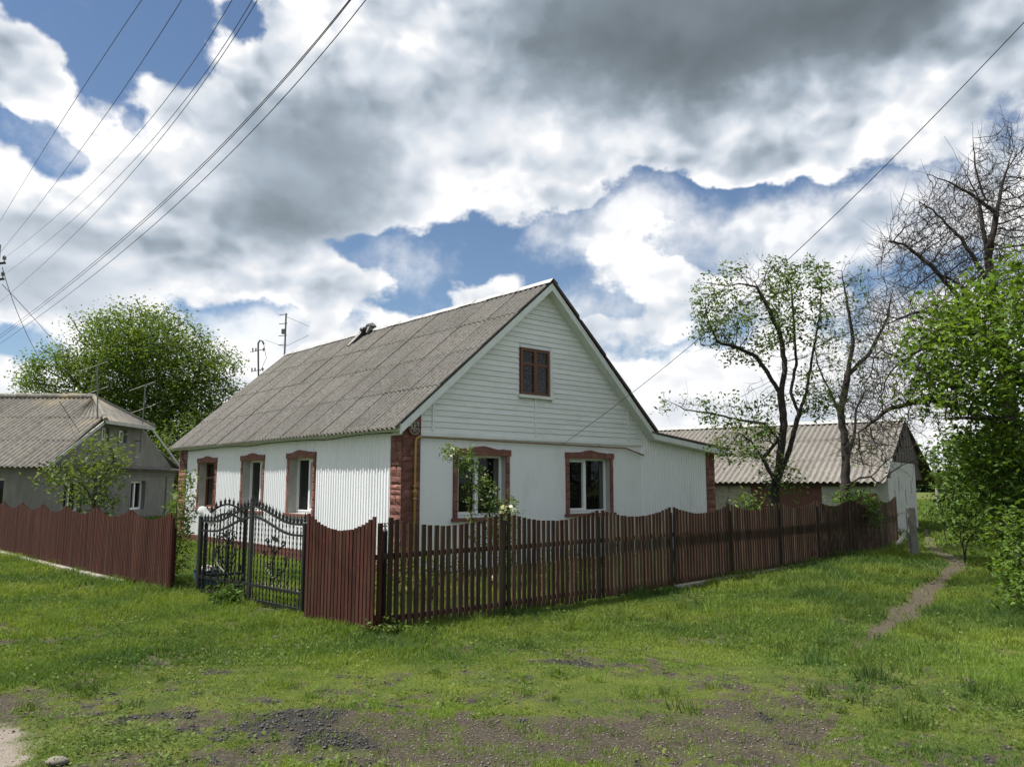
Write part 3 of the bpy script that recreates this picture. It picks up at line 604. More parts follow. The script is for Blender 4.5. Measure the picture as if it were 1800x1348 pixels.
# ------------------------------------------------------------------ grey neighbour house
def build_grey():
    C=P(75,816,27.0); C[2]=0
    h=empty('grey_house',C,math.pi/2,'grey rendered house with half hipped corrugated roof at the left edge','house')
    Wd,rx,rz,ez=10.6,5.3,5.10,2.10; hipz=4.12; sl=(rz-ez)/(rx+.35)
    hx0=rx-(rz-hipz)/sl; hx1=rx+(rz-hipz)/sl
    m=MB(); winG=[(6.4,7.7,.38,1.62),(3.85,4.4,3.25,3.78),(5.2,5.85,3.2,3.75),(1.4,2.6,.45,1.6)]
    wallgrid(m,gfn,0,Wd,-.1,2.1,[winG[0],winG[3]],.3); wallgrid(m,lfn,0,14,-.1,2.12,[(1.3,2.3,.7,1.72),(5,6.3,.7,1.75)],.3)
    m.box(Wd-.3,Wd,.31,14,-.1,2.1); m.box(.31,Wd-.31,13.7,14,-.1,2.1)
    # gable above: polygon with two small openings, as pieces
    top=lambda u:min(hipz-.05, ez+(u+.35)*sl-.12, ez+(Wd+.35-u)*sl-.12)
    cuts=sorted({0,Wd,hx0,hx1,3.85,4.4,5.2,5.85}); mm=MB(); 
    for a,b in zip(cuts,cuts[1:]):
        hole=(a>=3.84 and b<=4.41) or (a>=5.19 and b<=5.86)
        for z0,z1 in (((2.1,3.22),(3.77,9)) if hole else ((2.1,9),)):
            za,zb=min(z1,top(a)),min(z1,top(b))
            if max(za,zb)>z0: m.prism([(a,z0),(b,z0),(b,max(zb,z0+.001)),(a,max(za,z0+.001))],gfn,.05,.33)
    m.build('wall','grey_render',h)
    m=MB(); m.box(-.25,Wd+.25,-.12,.0,2.05,2.11); m.box(-.1,Wd+.1,-.06,0,1.92,1.96); m.box(-.1,Wd+.1,-.04,0,1.82,1.85); m.box(9.7,9.76,-.06,0,-.1,1.82); m.build('cornice','grey_render',h)
    corrugated('cornice_sheet','asbestos_old',h,lambda y,s:(-.25+y,-.32+s*.36,2.13+s*.12),Wd+.5,.4,8,1,(0,-.3,.95),.15,.02)
    for a,b,c,d in winG:
        yy=.18 if c<2 else .2; m=MB()
        m.box(a,a+.09,yy,yy+.05,c,d); m.box(b-.09,b,yy,yy+.05,c,d); m.box(a,b,yy+.002,yy+.052,c,c+.09); m.box(a,b,yy+.002,yy+.052,d-.09,d); m.box((a+b)/2-.05,(a+b)/2+.05,yy-.01,yy+.05,c,d)
        w=m.build('window','pvc',h); g=MB(); g.box(a,b,.24,.26,c,d); g.build('glass','glass',w)
    for a,b,c,d in((1.3,2.3,.7,1.72),(5,6.3,.7,1.75)):
        m=MB(); m.box(.18,.23,a,a+.08,c,d); m.box(.18,.23,b-.08,b,c,d); m.box(.182,.232,a,b,c,c+.08); m.box(.182,.232,a,b,d-.08,d)
        w=m.build('window','pvc',h); g=MB(); g.box(.25,.27,a,b,c,d); g.build('glass','glass',w)
    corrugated('roof','asbestos_old',h,lambda y,s:(-.35+s*(rx+.35),max(-.3+y,-.3+1.55*max(0,(s-.667)/.333)),ez+s*(rz-ez)),14.6,6.3,13,3,(-.47,0,.88),.18,.035)
    m=MB(); m.hexa([(rx,1.2,rz-.02),(Wd+.35,-.3,ez),(Wd+.35,14.3,ez),(rx,14.3,rz-.02),(rx,1.2,rz+.04),(Wd+.35,-.3,ez+.05),(Wd+.35,14.3,ez+.05),(rx,14.3,rz+.04)])
    m.build('roof','asbestos_old',h)
    # cut-back hip: small front slope lying over the gable
    hb=.98
    mm=MB(); n=22
    for k in range(n):
        a0,a1=k/n,(k+1)/n
        for q,(u,v) in enumerate(((a0,(a0+a1)/2),((a0+a1)/2,a1))):
            z0=.03*(q==0); p=lambda f,zz:(hx0-.25+f*(hx1-hx0+.5),-.42,hipz-.14+zz); c=(rx,1.25,rz+.07)
            mm.add([p(u,.03 if q==0 else 0),p(v,0 if q==0 else .03),c],[(0,1,2)],random.random())
    mm.add([(hx0-.25,-.42,hipz-.16),(hx1+.25,-.42,hipz-.16),(rx,1.25,rz-.02)],[(2,1,0)],.1); mm.build('hip_roof','asbestos_old',h)
    m=MB()
    def rk(x0,z0,x1,z1): m.hexa([(x0,-.34,z0-.12),(x1,-.34,z1-.12),(x1,-.30,z1-.12),(x0,-.30,z0-.12),(x0,-.34,z0+.02),(x1,-.34,z1+.02),(x1,-.30,z1+.02),(x0,-.30,z0+.02)])
    rk(-.35,ez,hx0-.15,hipz-.15); rk(hx1+.15,hipz-.15,Wd+.35,ez); m.box(hx0-.25,hx1+.25,-.44,-.40,hipz-.26,hipz-.13); m.build('fascia','shed_block',h)
    m=MB()
    for k in range(12): m.tube([(rx,1.2+k*1.08,rz+.05),(rx,1.2+(k+1)*1.08+.05,rz+.08)],[.11,.12],8)
    m.tube([(rx,1.25,rz+.05),(hx0-.25,-.4,hipz-.1)],.09,7); m.tube([(rx,1.25,rz+.05),(hx1+.25,-.4,hipz-.1)],.09,7)
    m.build('ridge_cap','asbestos_old',h)
    return h
build_grey()
# ------------------------------------------------------------------ shed behind the fence
def build_shed():
    g=math.atan2(.819,.574)   # gable direction
    gd=np.array([.574,.819,0]); ld=np.array([-.819,.574,0]); C=P(1557,850,22.0); C[2]=0
    s=empty('shed',C,math.atan2(-ld[1],-ld[0]),'long low shed with pale corrugated roof and white block end behind the forked trees','shed')
    # local: x = away from left end toward the right end (=-ld), y: depth = gd
    Ln=14.5; half=4.25; ez=1.57; rz=3.62
    corrugated('roof','asbestos_pale',s,lambda x,t:(-Ln+x,t*half,ez+t*(rz-ez)+.0),Ln,4,13,3,(0,-.5,.86),.19,.034)
    m=MB(); m.hexa([(-Ln,half,rz-.04),(0,half,rz-.04),(.35,2*half+.2,ez-.1),(-Ln,2*half+.2,ez-.1),(-Ln,half,rz+.02),(0,half,rz+.02),(.35,2*half+.2,ez-.02),(-Ln,2*half+.2,ez-.02)]); m.build('roof','dark_boards',s)
    m=MB()
    for k in range(26):
        a=-Ln+Ln*k/26; m.mi=1 if 1<=k<=3 or 5<=k<=7 or k==0 else 0
        m.add([(a,half-.16,rz-.03),(a,half,rz+.09),(a,half+.16,rz),(a+Ln/26+.02,half-.16,rz-.02),(a+Ln/26+.02,half,rz+.10),(a+Ln/26+.02,half+.16,rz)],[(0,3,4,1),(1,4,5,2)])
    m.build('ridge_cap',['ridge_metal','ridge_rust'],s)
    def wl(n,mt,x0,x1,dy=0.): 
        m=MB(); m.box(x0,x1,.35+dy,.6,-.1,ez+.12); m.build(n,mt,s)
    wl('stone_wall','concrete',-Ln+.3,-5.0); wl('plaster_wall','stained_plaster',-5.0,-3.97,.003); wl('red_wall','red_paint',-3.97,-1.83,.01); wl('block_wall','shed_block',-1.83,-.25)
    m=MB(); m.box(-Ln+.3,-.3,.2,.34,ez-.12,ez+.02); m.build('eave_beam','dark_boards',s)
    m=MB(); m.box(-.25,.0,.36,5.75,-.1,ez+.12); m.box(-.25,0,.9,5.75,ez+.12,ez+.62)
    for z in(.45,1.0): pass
    m.build('end_wall','shed_block',s)
    m=MB(); m.prism([(.5,ez+.08),(7.9,ez+.08),(half,rz-.12)],lambda u,w,d:(d,u,w),-.2,-.04); 
    for k in range(13):
        y=.9+k*.55; zt=min(ez+(y)*(rz-ez)/half,ez+(2*half-y)*(rz-ez)/half)-.12
        if zt>ez+.66: m.box(-.03,.005,y,y+.45,ez+.64,zt)
    m.build('gable_boards','dark_boards',s)
    m=MB(); m.box(-.9,-.3,.32,.345,.7,1.25) ; m.build('red_board','red_paint',s)
    m=MB()
    for y,z in((1.4,.9),(2.2,1.3),(3.4,.9),(4.6,1.2)): m.box(.002,.012,y,y+.05,z,z+.45)
    m.box(.002,.014,.5,4.6,.62,.65); m.build('crack','concrete',s)
build_shed()
# ------------------------------------------------------------------ fences
def fence_run(root,pts,H,mt,dip=.13,pitch=.082,pw=.054,flip=1,rails=(.14,.80),backed=False,lift=.04,gap_end=.02):
    org=np.array(root.location); c_,s_=math.cos(root.rotation_euler[2]),math.sin(root.rotation_euler[2])
    loc=lambda p:np.array(p)-org
    for i in range(len(pts)-1):
        a=np.array([*pts[i],0.]); b=np.array([*pts[i+1],0.]); L=np.linalg.norm(b-a); d=(b-a)/L; n=np.array([d[1],-d[0],0])*flip
        m=MB(); k=int((L-2*gap_end)/pitch); pt=(L-2*gap_end)/k
        for q in range(k):
            u=gap_end+(q+.5)*pt; f=u/L*2-1; top=H-dip*(1-f*f)*1.0+random.uniform(-.004,.004); wv=pw*random.uniform(.92,1.05)/2; t=random.random(); lean=random.uniform(-.006,.006)
            p=loc(a)+d*u+n*.022; w=d*wv; th=n*.010; zz=np.array([0,0,1.])
            r=random.uniform(.0,.004)
            lo=p+zz*(lift+random.uniform(-.015,.02)); hi=p+d*lean+zz*top
            m.hexa([lo-w-th,lo+w-th,lo+w+th,lo-w+th,hi-w-th,hi+w-th,hi+w+th,hi-w+th],t)
            if backed:
                p2=p-n*.064; lo=p2+d*(pt*.5)+zz*lift; hi=p2+d*pt*.5+zz*(top-.22-random.uniform(0,.02)); w2=w*.95
                m.hexa([lo-w2-th,lo+w2-th,lo+w2+th,lo-w2+th,hi-w2-th,hi+w2-th,hi+w2+th,hi-w2+th],random.random())
        pn=m.build('picket_panel',mt,root)
        for z in rails:
            m=MB(); m.bar(loc(a)+n*-.012+np.array([0,0,z]),loc(b)+n*-.012+np.array([0,0,z+random.uniform(-.01,.01)]),.035,.055)
            m.build('rail',mt,root)
def fence_posts(root,pts,H,mt,mat2=None,r=.03):
    org=np.array(root.location)
    for i,p in enumerate(pts):
        m=MB(); q=np.array([*p,0.])-org; m.tube([q+np.array([0,0,-.1]),q+np.array([0,0,H-.03+.0])],r,8); m.build('post',mt,root)
def chainpts(a,pxs,L):
    pts=[np.array(a[:2])]
    for px in pxs:
        c=pts[-1]; best=None
        for Y in np.linspace(c[1]+.15,c[1]+L,600):
            q=P(px,900,Y)[:2]; e=abs(math.hypot(*(q-c))-L)
            if best is None or e<best[0]: best=(e,q)
        pts.append(best[1])
    return pts
# right fence: nine bays of brown pickets
RF=[np.array(q) for q in((-1.38,8.46),(-.10,9.51),(1.18,10.65),(2.41,11.86),(3.63,13.07),(4.86,14.28),(6.05,15.52),(7.26,16.74),(8.43,17.99),(9.62,19.6),(10.15,20.6))]
fr=empty('picket_fence',(*RF[0],0),0,'long dark brown picket fence with scalloped top running right along the grass','fence')
fence_run(fr,RF,1.23,'fence_brown',dip=.13,backed=False,flip=1)
fence_posts(fr,RF[1:],1.16,'iron',r=.028)
# base strip under the far half
def strip(name,pts,off,w,h,lab):
    m=MB()
    for a,b in zip(pts,pts[1:]):
        a=np.array([*a,0.]); b=np.array([*b,0.]); d=(b-a)/np.linalg.norm(b-a); n=np.array([d[1],-d[0],0]); a=a+n*off; b=b+n*off
        m.hexa([a-n*w/2-[0,0,.1],a+n*w/2-[0,0,.1],b+n*w/2-[0,0,.1],b-n*w/2-[0,0,.1],a-n*w/2+[0,0,h],a+n*w/2+[0,0,h],b+n*w/2+[0,0,h],b-n*w/2+[0,0,h]])
    o=m.build(name,'concrete'); tag(o,lab,'kerb')
strip('kerb',RF[3:],.08,.12,.06,'weathered concrete strip under the far half of the brown picket fence')
# front panel of red boards by the corner, and the left fence
PA=np.array((-1.45,8.44)); PB=np.array((-2.42,9.30))
fp=empty('picket_fence',(*PB,0),0,'short red brown board panel between the iron gate and the corner','fence')
fence_run(fp,[PB,PA],1.24,'fence_red',dip=.19,pitch=.064,pw=.048,flip=1,rails=(.16,.78),gap_end=.0)
fence_posts(fp,[PB+(-.0,.05),PA+(.02,.05)],1.18,'fence_red',r=.03)
LF=[np.array(q) for q in((-4.98,11.48),(-6.10,12.52),(-7.23,13.59),(-8.35,14.66),(-9.46,15.74),(-10.57,16.83),(-11.68,17.93),(-12.8,19.0),(-13.9,20.1),(-15.0,21.2),(-16.1,22.3))]
lf=empty('picket_fence',(*LF[0],0),0,'dense red brown picket fence with scalloped top left of the iron gate','fence')
fence_run(lf,LF[::-1],1.16,'fence_red',dip=.14,pitch=.060,pw=.046,flip=1,rails=(.15,.75),backed=True,lift=.05,gap_end=.005)
fence_posts(lf,LF,1.10,'fence_red',r=.03)
strip('kerb',LF[1:],-.06,.18,.05,'grey concrete strip under the left red brown fence')
# ------------------------------------------------------------------ iron gate
def gate_leaf(root,a,b,zt_a,zt_b,arch,mt='iron',mid=.24,nb=15,scroll=True,name='gate_leaf'):
    """a hinge side, b meeting side; arch(f)-> z of upper bar; lower bar .13 below"""
    org=np.array(root.location); A=np.array([*a,0.])-org; B=np.array([*b,0.])-org; L=np.linalg.norm(B-A); d=(B-A)/L; Z=np.array([0,0,1.])
    at=lambda u,z:A+d*(u*L)+Z*z
    fm=MB()
    fm.bar(at(0,.02),at(0,arch(0)+.02),.04,.04,up=d); fm.bar(at(1,.02),at(1,arch(1)+.03),.03,.03,up=d)
    n=np.cross(d,Z)
    fm.bar(at(0,.05),at(1,.05),.035,.035); fm.bar(at(0,mid),at(1,mid),.035,.035)
    for dz in(0,-.135):
        us=np.linspace(0,1,17)
        for u,v in zip(us,us[1:]): fm.bar(at(u,arch(u)+dz),at(v+.004,arch(v)+dz),.028,.026)
    fr_=fm.build('frame',mt,root)
    bm=MB()
    for k in range(1,nb):
        u=k/nb; z1=arch(u)+.0; z=.05; zs=[]; rs=[]; i=0
        while z<z1:
            zs.append(z); rs.append(.0045 if i%2==0 else .0105); z+=.034; i+=1
        bm.tube([at(u,q) for q in zs],rs,4)
        # spear: three small points
        t=arch(u); bm.tube([at(u,t),at(u,t+.025),at(u,t+.055),at(u,t+.115)],[.008,.018,.014,.001],5)
        for s in(-1,1): bm.tube([at(u,t+.015),at(u+s*.022,t+.045),at(u+s*.026,t+.075)],[.007,.007,.002],4)
        if k<nb-1:
            w=.5/nb
            for q in(.04,.1): pass
    for u in(0,1): 
        t=arch(u)+.03; bm.lathe(at(u,t),[(.012,0),(.024,.02),(.012,.045),(.02,.06),(.001,.12)],6)
    bm.build('twisted_bars',mt,root)
    if scroll:
        sm=MB()
        def spiral(u0,z0,R,turn,s,ph=0):
            pts=[]
            for t in np.linspace(0,1,16):
                an=ph+s*turn*2*math.pi*t; rr=R*(1-t*.8); pts.append(at(u0,z0)+d*(rr*math.cos(an))+Z*(rr*math.sin(an))+n*.02)
            sm.tube(pts,.009,4)
        def arc(p,q,bow):
            pts=[]
            for t in np.linspace(0,1,9):
                u=p[0]+(q[0]-p[0])*t; z=p[1]+(q[1]-p[1])*t; pts.append(at(u+bow*math.sin(math.pi*t),z)+n*.02)
            sm.tube(pts,.011,4)
        c=.55
        arc((c,mid),(c+.02,.78),.03); arc((c,.36),(c+.22,.62),.06); arc((c,.36),(c-.22,.60),-.06); arc((c+.02,.6),(c-.17,.80),.05); arc((c+.02,.62),(c+.16,.80),-.04)
        for u,z,s in((c+.2,.66,1),(c-.2,.64,-1),(c-.15,.82,-1),(c+.15,.82,1),(c+.1,.5,1),(c-.1,.48,-1)): spiral(u,z,.05,1.1,s,0)
        spiral(c+.04,.86,.035,1.2,1); spiral(c-.02,.86,.035,1.2,-1)
        for k in range(6):
            u=.1+.15*k; arc((u,mid+.01),(u+.05,mid+.12),.035)
        sm.build('scrollwork',mt,root)
GR=np.array((-2.55,9.62)); GM=np.array((-3.50,10.52)); GL=np.array((-4.52,11.38))
gt=empty('double_gate',(*GM,0),0,'black wrought iron double gate with arched top and spear points','gate')
arcR=lambda u:1.07+.20*smooth(.18,1.0,u)
gate_leaf(gt,GR,GM,0,0,arcR)
gate_leaf(gt,GL,GM+np.array((-.03,.03)),0,0,lambda u:1.03+.22*smooth(.25,1.0,u))
m=MB(); o_=np.array([*GM,0.])
def gpost(p,h,w): m.tube([np.array([*p,0.])-o_+[0,0,-.1],np.array([*p,0.])-o_+[0,0,h]],w,8)
gpost(GM,1.33,.026); m.build('gate_post','iron_grey',gt); m=MB(); gpost(GL+np.array((-.03,.03)),1.10,.035); m.build('gate_post','iron_grey',gt)
WL=GL+np.array((.02,.12)); WR=np.array((-4.02,11.78))
wg=empty('garden_gate',(*WL,0),0,'narrow black iron gate leaf with humped top behind the double gate','gate')
gate_leaf(wg,WL,WR,0,0,lambda u:1.10+.16*math.sin(math.pi*u)**1.0,nb=9,scroll=True)
m=MB(); m.tube([(WR[0]-WL[0],WR[1]-WL[1],-.05),(WR[0]-WL[0],WR[1]-WL[1],1.2)],.028,8); m.build('post','iron',wg)
# jar over the post
m=MB(); c=np.array(P(352,893,11.42)); e=np.array(P(374,918,11.38)); ax=(e-c)
m.tube([c+ax*t for t in(-.05,0,.08,.3,.5,.62,.9,1.05,1.1)],[.02,.045,.062,.066,.060,.066,.066,.056,.03],14)
o=m.build('plastic_jar','clear_plastic',None,True); tag(o,'clear plastic jar stuck upside down on the gate post','jar')
# iron post behind the corner
q=G(671,1100); q=np.array([-1.40,8.62,0]); ip=empty('iron_post',q,0,'slim black iron post with small scroll finial at the fence corner','post')
m=MB(); m.tube([(0,0,-.1),(0,0,1.06)],.028,8); m.build('post','iron',ip)
m=MB(); 
for s in(-1,1): m.tube([(s*.03*(1-t*.7)*math.cos(t*6)+s*.01,0,1.12+.03*math.sin(t*6)*(1-t*.6)) for t in np.linspace(0,1,14)],.006,4)
m.tube([(0,0,1.05),(0,0,1.1)],[.03,.01],6); m.build('finial','galvanised',ip)
# leaning concrete post and log at the far end
a=G(1607,976); m=MB(); cp=empty('concrete_post',a,0,'leaning weathered concrete post standing at the far end of the fence','post')
b=P(1600,892,a[1]); dv=b-a; n=6
for k in range(n):
    t0,t1=k/n,(k+1)/n; w=lambda:.075+random.uniform(-.006,.006); m.bar(dv*t0-np.array([0,0,.05*(k==0)]),dv*t1*(1.0),2*w(),2*w(),up=(0,1,0))
m.build('shaft','concrete',cp)
m=MB(); a=G(1575,962); b=P(1590,938,a[1]+.6); m.tube([a+[0,0,.03],(a+b)/2+[0,0,.0],b],[.05,.055,.05],8); o=m.build('log','concrete'); tag(o,'short grey pole lying on the ground at the far fence end','log')
# ------------------------------------------------------------------ roof lump, antennas, poles, wires
def H(x,y,z): return HA+RX*x+LY*y+np.array([0,0,z])
m=MB(); pts=[]
rs_=random.Random(3)
def lump(m,c,r,sq=(1,1,1),n=9,k=7,j=.22):
    vs=[];
    for i in range(k+1):
        ph=math.pi*i/k
        for q in range(n):
            t=2*math.pi*q/n; rr=1+rs_.uniform(-j,j); vs.append((c[0]+r*sq[0]*rr*math.sin(ph)*math.cos(t),c[1]+r*sq[1]*rr*math.sin(ph)*math.sin(t),c[2]+r*sq[2]*rr*math.cos(ph)))
    m.add(vs,[(i*n+q,i*n+(q+1)%n,(i+1)*n+(q+1)%n,(i+1)*n+q) for i in range(k) for q in range(n)],rs_.random())
c=H(3.42,6.85,5.77); lump(m,c,.165,(1,1.1,.8)); lump(m,H(3.25,6.95,5.70),.11,(1,1.3,.8))
m.tube([H(3.3,6.95,5.72),H(3.05,7.0,5.42),H(2.85,7.05,5.22)],[.10,.08,.05],7); m.tube([H(3.3,6.7,5.72),H(3.15,6.6,5.55)],[.08,.04],7)
o=m.build('roof_cover','black_sheet',None,False); tag(o,'crumpled black sheet bundle draped over the ridge of the white house','cover')
def antenna_tv(base,h,label,sc_=1.0,group=None,bars=True):
    r=empty('antenna',base,0,label,'antenna',group); m=MB(); m.tube([(0,0,0),(0,0,h)],.028*sc_,6); m.build('mast','galvanised',r)
    m=MB()
    for z in(h-.05,h-.35,h-.75,h-1.05): m.bar((-.22*sc_,0,z),(.05,0,z+.02),.02*sc_,.02*sc_)
    m.tube([(0,0,h-.1),(.75*sc_,.1,h-.42)],.006,4); m.tube([(0,0,h-1.1),(.75*sc_,.1,h-.7)],.006,4); m.tube([(0,0,h-1.12),(-.7*sc_,.1,h-.85)],.006,4)
    m.box(-.12*sc_,.0,-.04,.04,h-.68,h-.52); m.build('elements','galvanised',r)
q=H(3.42,12.1,0); pt=P(503,551,q[1]); antenna_tv((pt[0],q[1],4.9),pt[2]-4.9,'slim grey television antenna mast rising behind the far ridge end')
q=P(456,660,24.6); tp=P(451,600,24.6)
r=empty('service_mast',(q[0],24.6,q[2]-.6),0,'grey hooked service mast with insulators rising behind the far roof slope','mast')
hh=tp[2]-q[2]+.55; m=MB(); m.tube([(0,0,0),(-.08,0,hh-.1),(-.08,0,hh),(-.03,0,hh+.08),(.06,0,hh+.05),(.10,0,hh-.05)],.03,6); m.build('pipe','galvanised',r)
m=MB(); m.tube([(.10,0,hh-.05),(.2,0,hh-.5),(.02,0,hh-.95)],.009,4)
for z in(hh-.3,hh-.95):
    m.bar((-.28,0,z),(.15,0,z+.1),.02,.02)
    for x in(-.25,-.15,.1): m.lathe((x,0,z+.02),[(.01,0),(.03,.03),(.02,.06),(.03,.09),(.01,.12)],6)
m.build('insulators','stone_grey',r)
def lmast(px,py0,py1,Y,label):
    b=P(px,py1,Y); t=P(px+(-1 if px<200 else 10),py0,Y); r=empty('antenna',b,0,label,'antenna','antenna masts on the grey house'); m=MB(); m.tube([(0,0,0),tuple(t-b)],.024,6); m.bar((-.5,0,.5),(0,.0,.5),.04,.04); m.build('mast','galvanised',r)
    m=MB(); d=t-b; m.tube([d+[-.7,0,-.3],d+[.4,0,.1]],.015,4); m.tube([d+[-.6,0,-1.3],d+[.5,0,-.9]],.015,4); m.build('elements','galvanised',r)
lmast(172,640,762,30.3,'dark antenna mast fixed to the gable of the grey house, nearer the ridge'); lmast(246,675,795,33.6,'dark antenna mast fixed to the lower right gable of the grey house')
def wire(pts,Z0,Z1,r=.008,n=24):
    """pixel course with depth given at both ends; 1/Z is linear along a straight line"""
    pts=np.array(pts,float); x=pts[:,0]; L=np.r_[0,np.cumsum(np.hypot(*np.diff(pts,axis=0).T))]; L/=L[-1]
    cx=np.polyfit(L,pts[:,0],min(2,len(L)-1)); cyy=np.polyfit(L,pts[:,1],min(2,len(L)-1)); out=[]
    for t in np.linspace(0,1,n):
        Y=1/((1-t)/Z0+t/Z1); out.append(P(np.polyval(cx,t),np.polyval(cyy,t),Y))
    m=MB(); m.tube(out,r,5); return m
WI=[([(-30,440),(110,211),(270,-30)],'first thin power line from the left crossing the sky'),
 ([(-30,480),(150,252),(338,-30)],'second power line from the left crossing the sky'),
 ([(10,452),(205,280),(290,175),(425,-30)],'third power line from the left, ending at the left pole'),
 ([(10,478),(150,375),(280,225),(462,-30)],'upper wire of the close pair right of the third power line'),
 ([(-20,545),(150,400),(300,215),(472,-30)],'lower wire of the close pair right of the third power line'),
 ([(-30,608),(150,478),(300,345),(450,185),(640,-30)],'upper thick cable crossing the sky down to the left edge'),
 ([(-30,612),(150,485),(300,350),(450,187),(643,-30)],'thick cable lying just under the upper thick cable'),
 ([(-30,618),(150,505),(300,375),(480,175),(672,-30)],'lowest and rightmost of the cables falling to the left edge')]
for k,(q,lab) in enumerate(WI):
    o=wire(q,26,6.5,.0038 if k<5 else .005).build('power_line','black_paint'); tag(o,lab,'power line','overhead lines')
a=H(3.9,-.05,2.36); 
def swire():
    e=P(1830,2,6.5); s=a; m=MB(); px=[(985,782),(1110,694),(1220,603),(1390,448),(1560,290),(1700,145),(1830,8)]
    L=np.linspace(0,1,30); pts=np.array(px,float); l=np.r_[0,np.cumsum(np.hypot(*np.diff(pts,axis=0).T))]; l/=l[-1]; cx=np.polyfit(l,pts[:,0],3); cyy=np.polyfit(l,pts[:,1],3)
    m.tube([s if t==0 else P(np.polyval(cx,t),np.polyval(cyy,t),1/((1-t)/s[1]+t/7.0)) for t in L],.005,5)
    m.tube([s,s+np.array([-.1,-.03,.1]),s+np.array([-.22,-.03,.12]),s+np.array([-.2,-.02,.2])],.006,4)
    return m
o=swire().build('service_cable','black_paint'); tag(o,'thin black service cable rising from the gable wall to the upper right sky','cable')
up=P(-9,480,20.); r=empty('utility_pole',(up[0],20,0),0,'utility pole at the left edge with small crossarms and insulators','utility pole')
m=MB(); m.tube([(0,0,-.2),(0,0,7.9)],[.13,.09],10); m.build('shaft','concrete',r)
m=MB(); tz=P(0,475,20)[2]
for z in(tz+.22,tz-.22): m.bar((-.7,0,z-.12),(.26,0,z-.02),.05,.05)
m.build('crossarm','iron',r)
m=MB()
for z in(tz+.22,tz-.22): m.lathe((.22,0,z),[(.012,0),(.012,.06),(.05,.07),(.035,.1),(.055,.12),(.03,.16),(.01,.18)],8)
m.build('insulator','stone_grey',r)
for q,lab in(([(4,470),(30,548),(68,628)],'steep drop wire from the left pole to the walnut crown'),([(4,500),(60,560),(100,606)],'short drop wire from the left pole crossing the cables'),([(104,705),(122,732),(140,760)],'drop wire running down over the grey house roof')):
    o=wire(q,19.9,30 if q[0][0]<50 else 27,.009).build('power_line','black_paint'); tag(o,lab,'power line','overhead lines')
f=G(1651,922); r=empty('utility_pole',P(1652,922,42)*[1,1,0]+[0,0,-.1],0,'distant grey concrete pole standing in the far field','utility pole')
m=MB(); m.tube([(0,0,0),(-.1,0,3.4)],[.09,.06],8); m.build('shaft','concrete',r)
# ------------------------------------------------------------------ trees
def sample_env(env,n,R):
    out=[]; vol=np.array([e[2]*e[3]*e[5] for e in env],float); cnt=np.maximum(8,(vol/vol.sum()*n).astype(int))
    for (px,py,rx,ry,Y,dr,*_),k in zip(env,cnt):
        c=P(px,py,Y); s=Y/F; u=R.normal(size=(k,3)); u/=np.linalg.norm(u,axis=1)[:,None]; u*=R.random((k,1))**(1/2.4)
        out.append(c+u*np.array([rx*s,dr,ry*s]))
    return np.vstack(out)
def grow(seeds,attr,step,infl,kill,R,iters=160,droop=0.,maxn=9000,wig=.12):
    pos=[]; par=[]
    for line in seeds:
        base=line[0] if isinstance(line,tuple) else None; pts=np.array(line[1] if base is not None else line,float)
        prev=-1 if base is None else base
        if base is not None: prev=int(np.argmin(np.linalg.norm(np.array(pos)-pts[0],axis=1)))
        for i in range(len(pts)):
            if i==0:
                if base is None: pos.append(pts[0]); par.append(-1); prev=len(pos)-1
                continue
            L=np.linalg.norm(pts[i]-pts[i-1]); n=max(1,int(L/step))
            for k in range(1,n+1): pos.append(pts[i-1]+(pts[i]-pts[i-1])*k/n+R.normal(size=3)*step*.06); par.append(prev); prev=len(pos)-1
    pos=np.array(pos); par=list(par); nseed=len(pos)
    D=np.full(len(attr),1e9); J=np.zeros(len(attr),int); alive=np.ones(len(attr),bool)
    def upd(i0):
        nonlocal D,J
        new=pos[i0:]; ai=np.where(alive)[0]
        if len(ai)==0: return
        d=np.linalg.norm(attr[ai][:,None]-new[None],axis=2); j=d.argmin(1); dm=d[np.arange(len(ai)),j]; b=dm<D[ai]; D[ai[b]]=dm[b]; J[ai[b]]=j[b]+i0
    upd(0); kids={}
    for it in range(iters):
        act=alive&(D<infl)
        if not act.any(): 
            if it<2: infl*=2; continue
            break
        ai=np.where(act)[0]; dv=attr[ai]-pos[J[ai]]; dv/=np.maximum(np.linalg.norm(dv,axis=1),1e-6)[:,None]
        acc=np.zeros((len(pos),3)); np.add.at(acc,J[ai],dv); cand=np.unique(J[ai]); new=[]
        for c in cand:
            v=acc[c]; L=np.linalg.norm(v)
            if L<1e-6 or kids.get(c,0)>3: continue
            v=v/L+R.normal(size=3)*wig; v[2]-=droop; v/=np.linalg.norm(v); new.append(pos[c]+v*step); par.append(c); kids[c]=kids.get(c,0)+1
        if not new or len(pos)>maxn: break
        i0=len(pos); pos=np.vstack([pos,np.array(new)]); upd(i0); alive&=~(D<kill)
    return pos,np.array(par),nseed
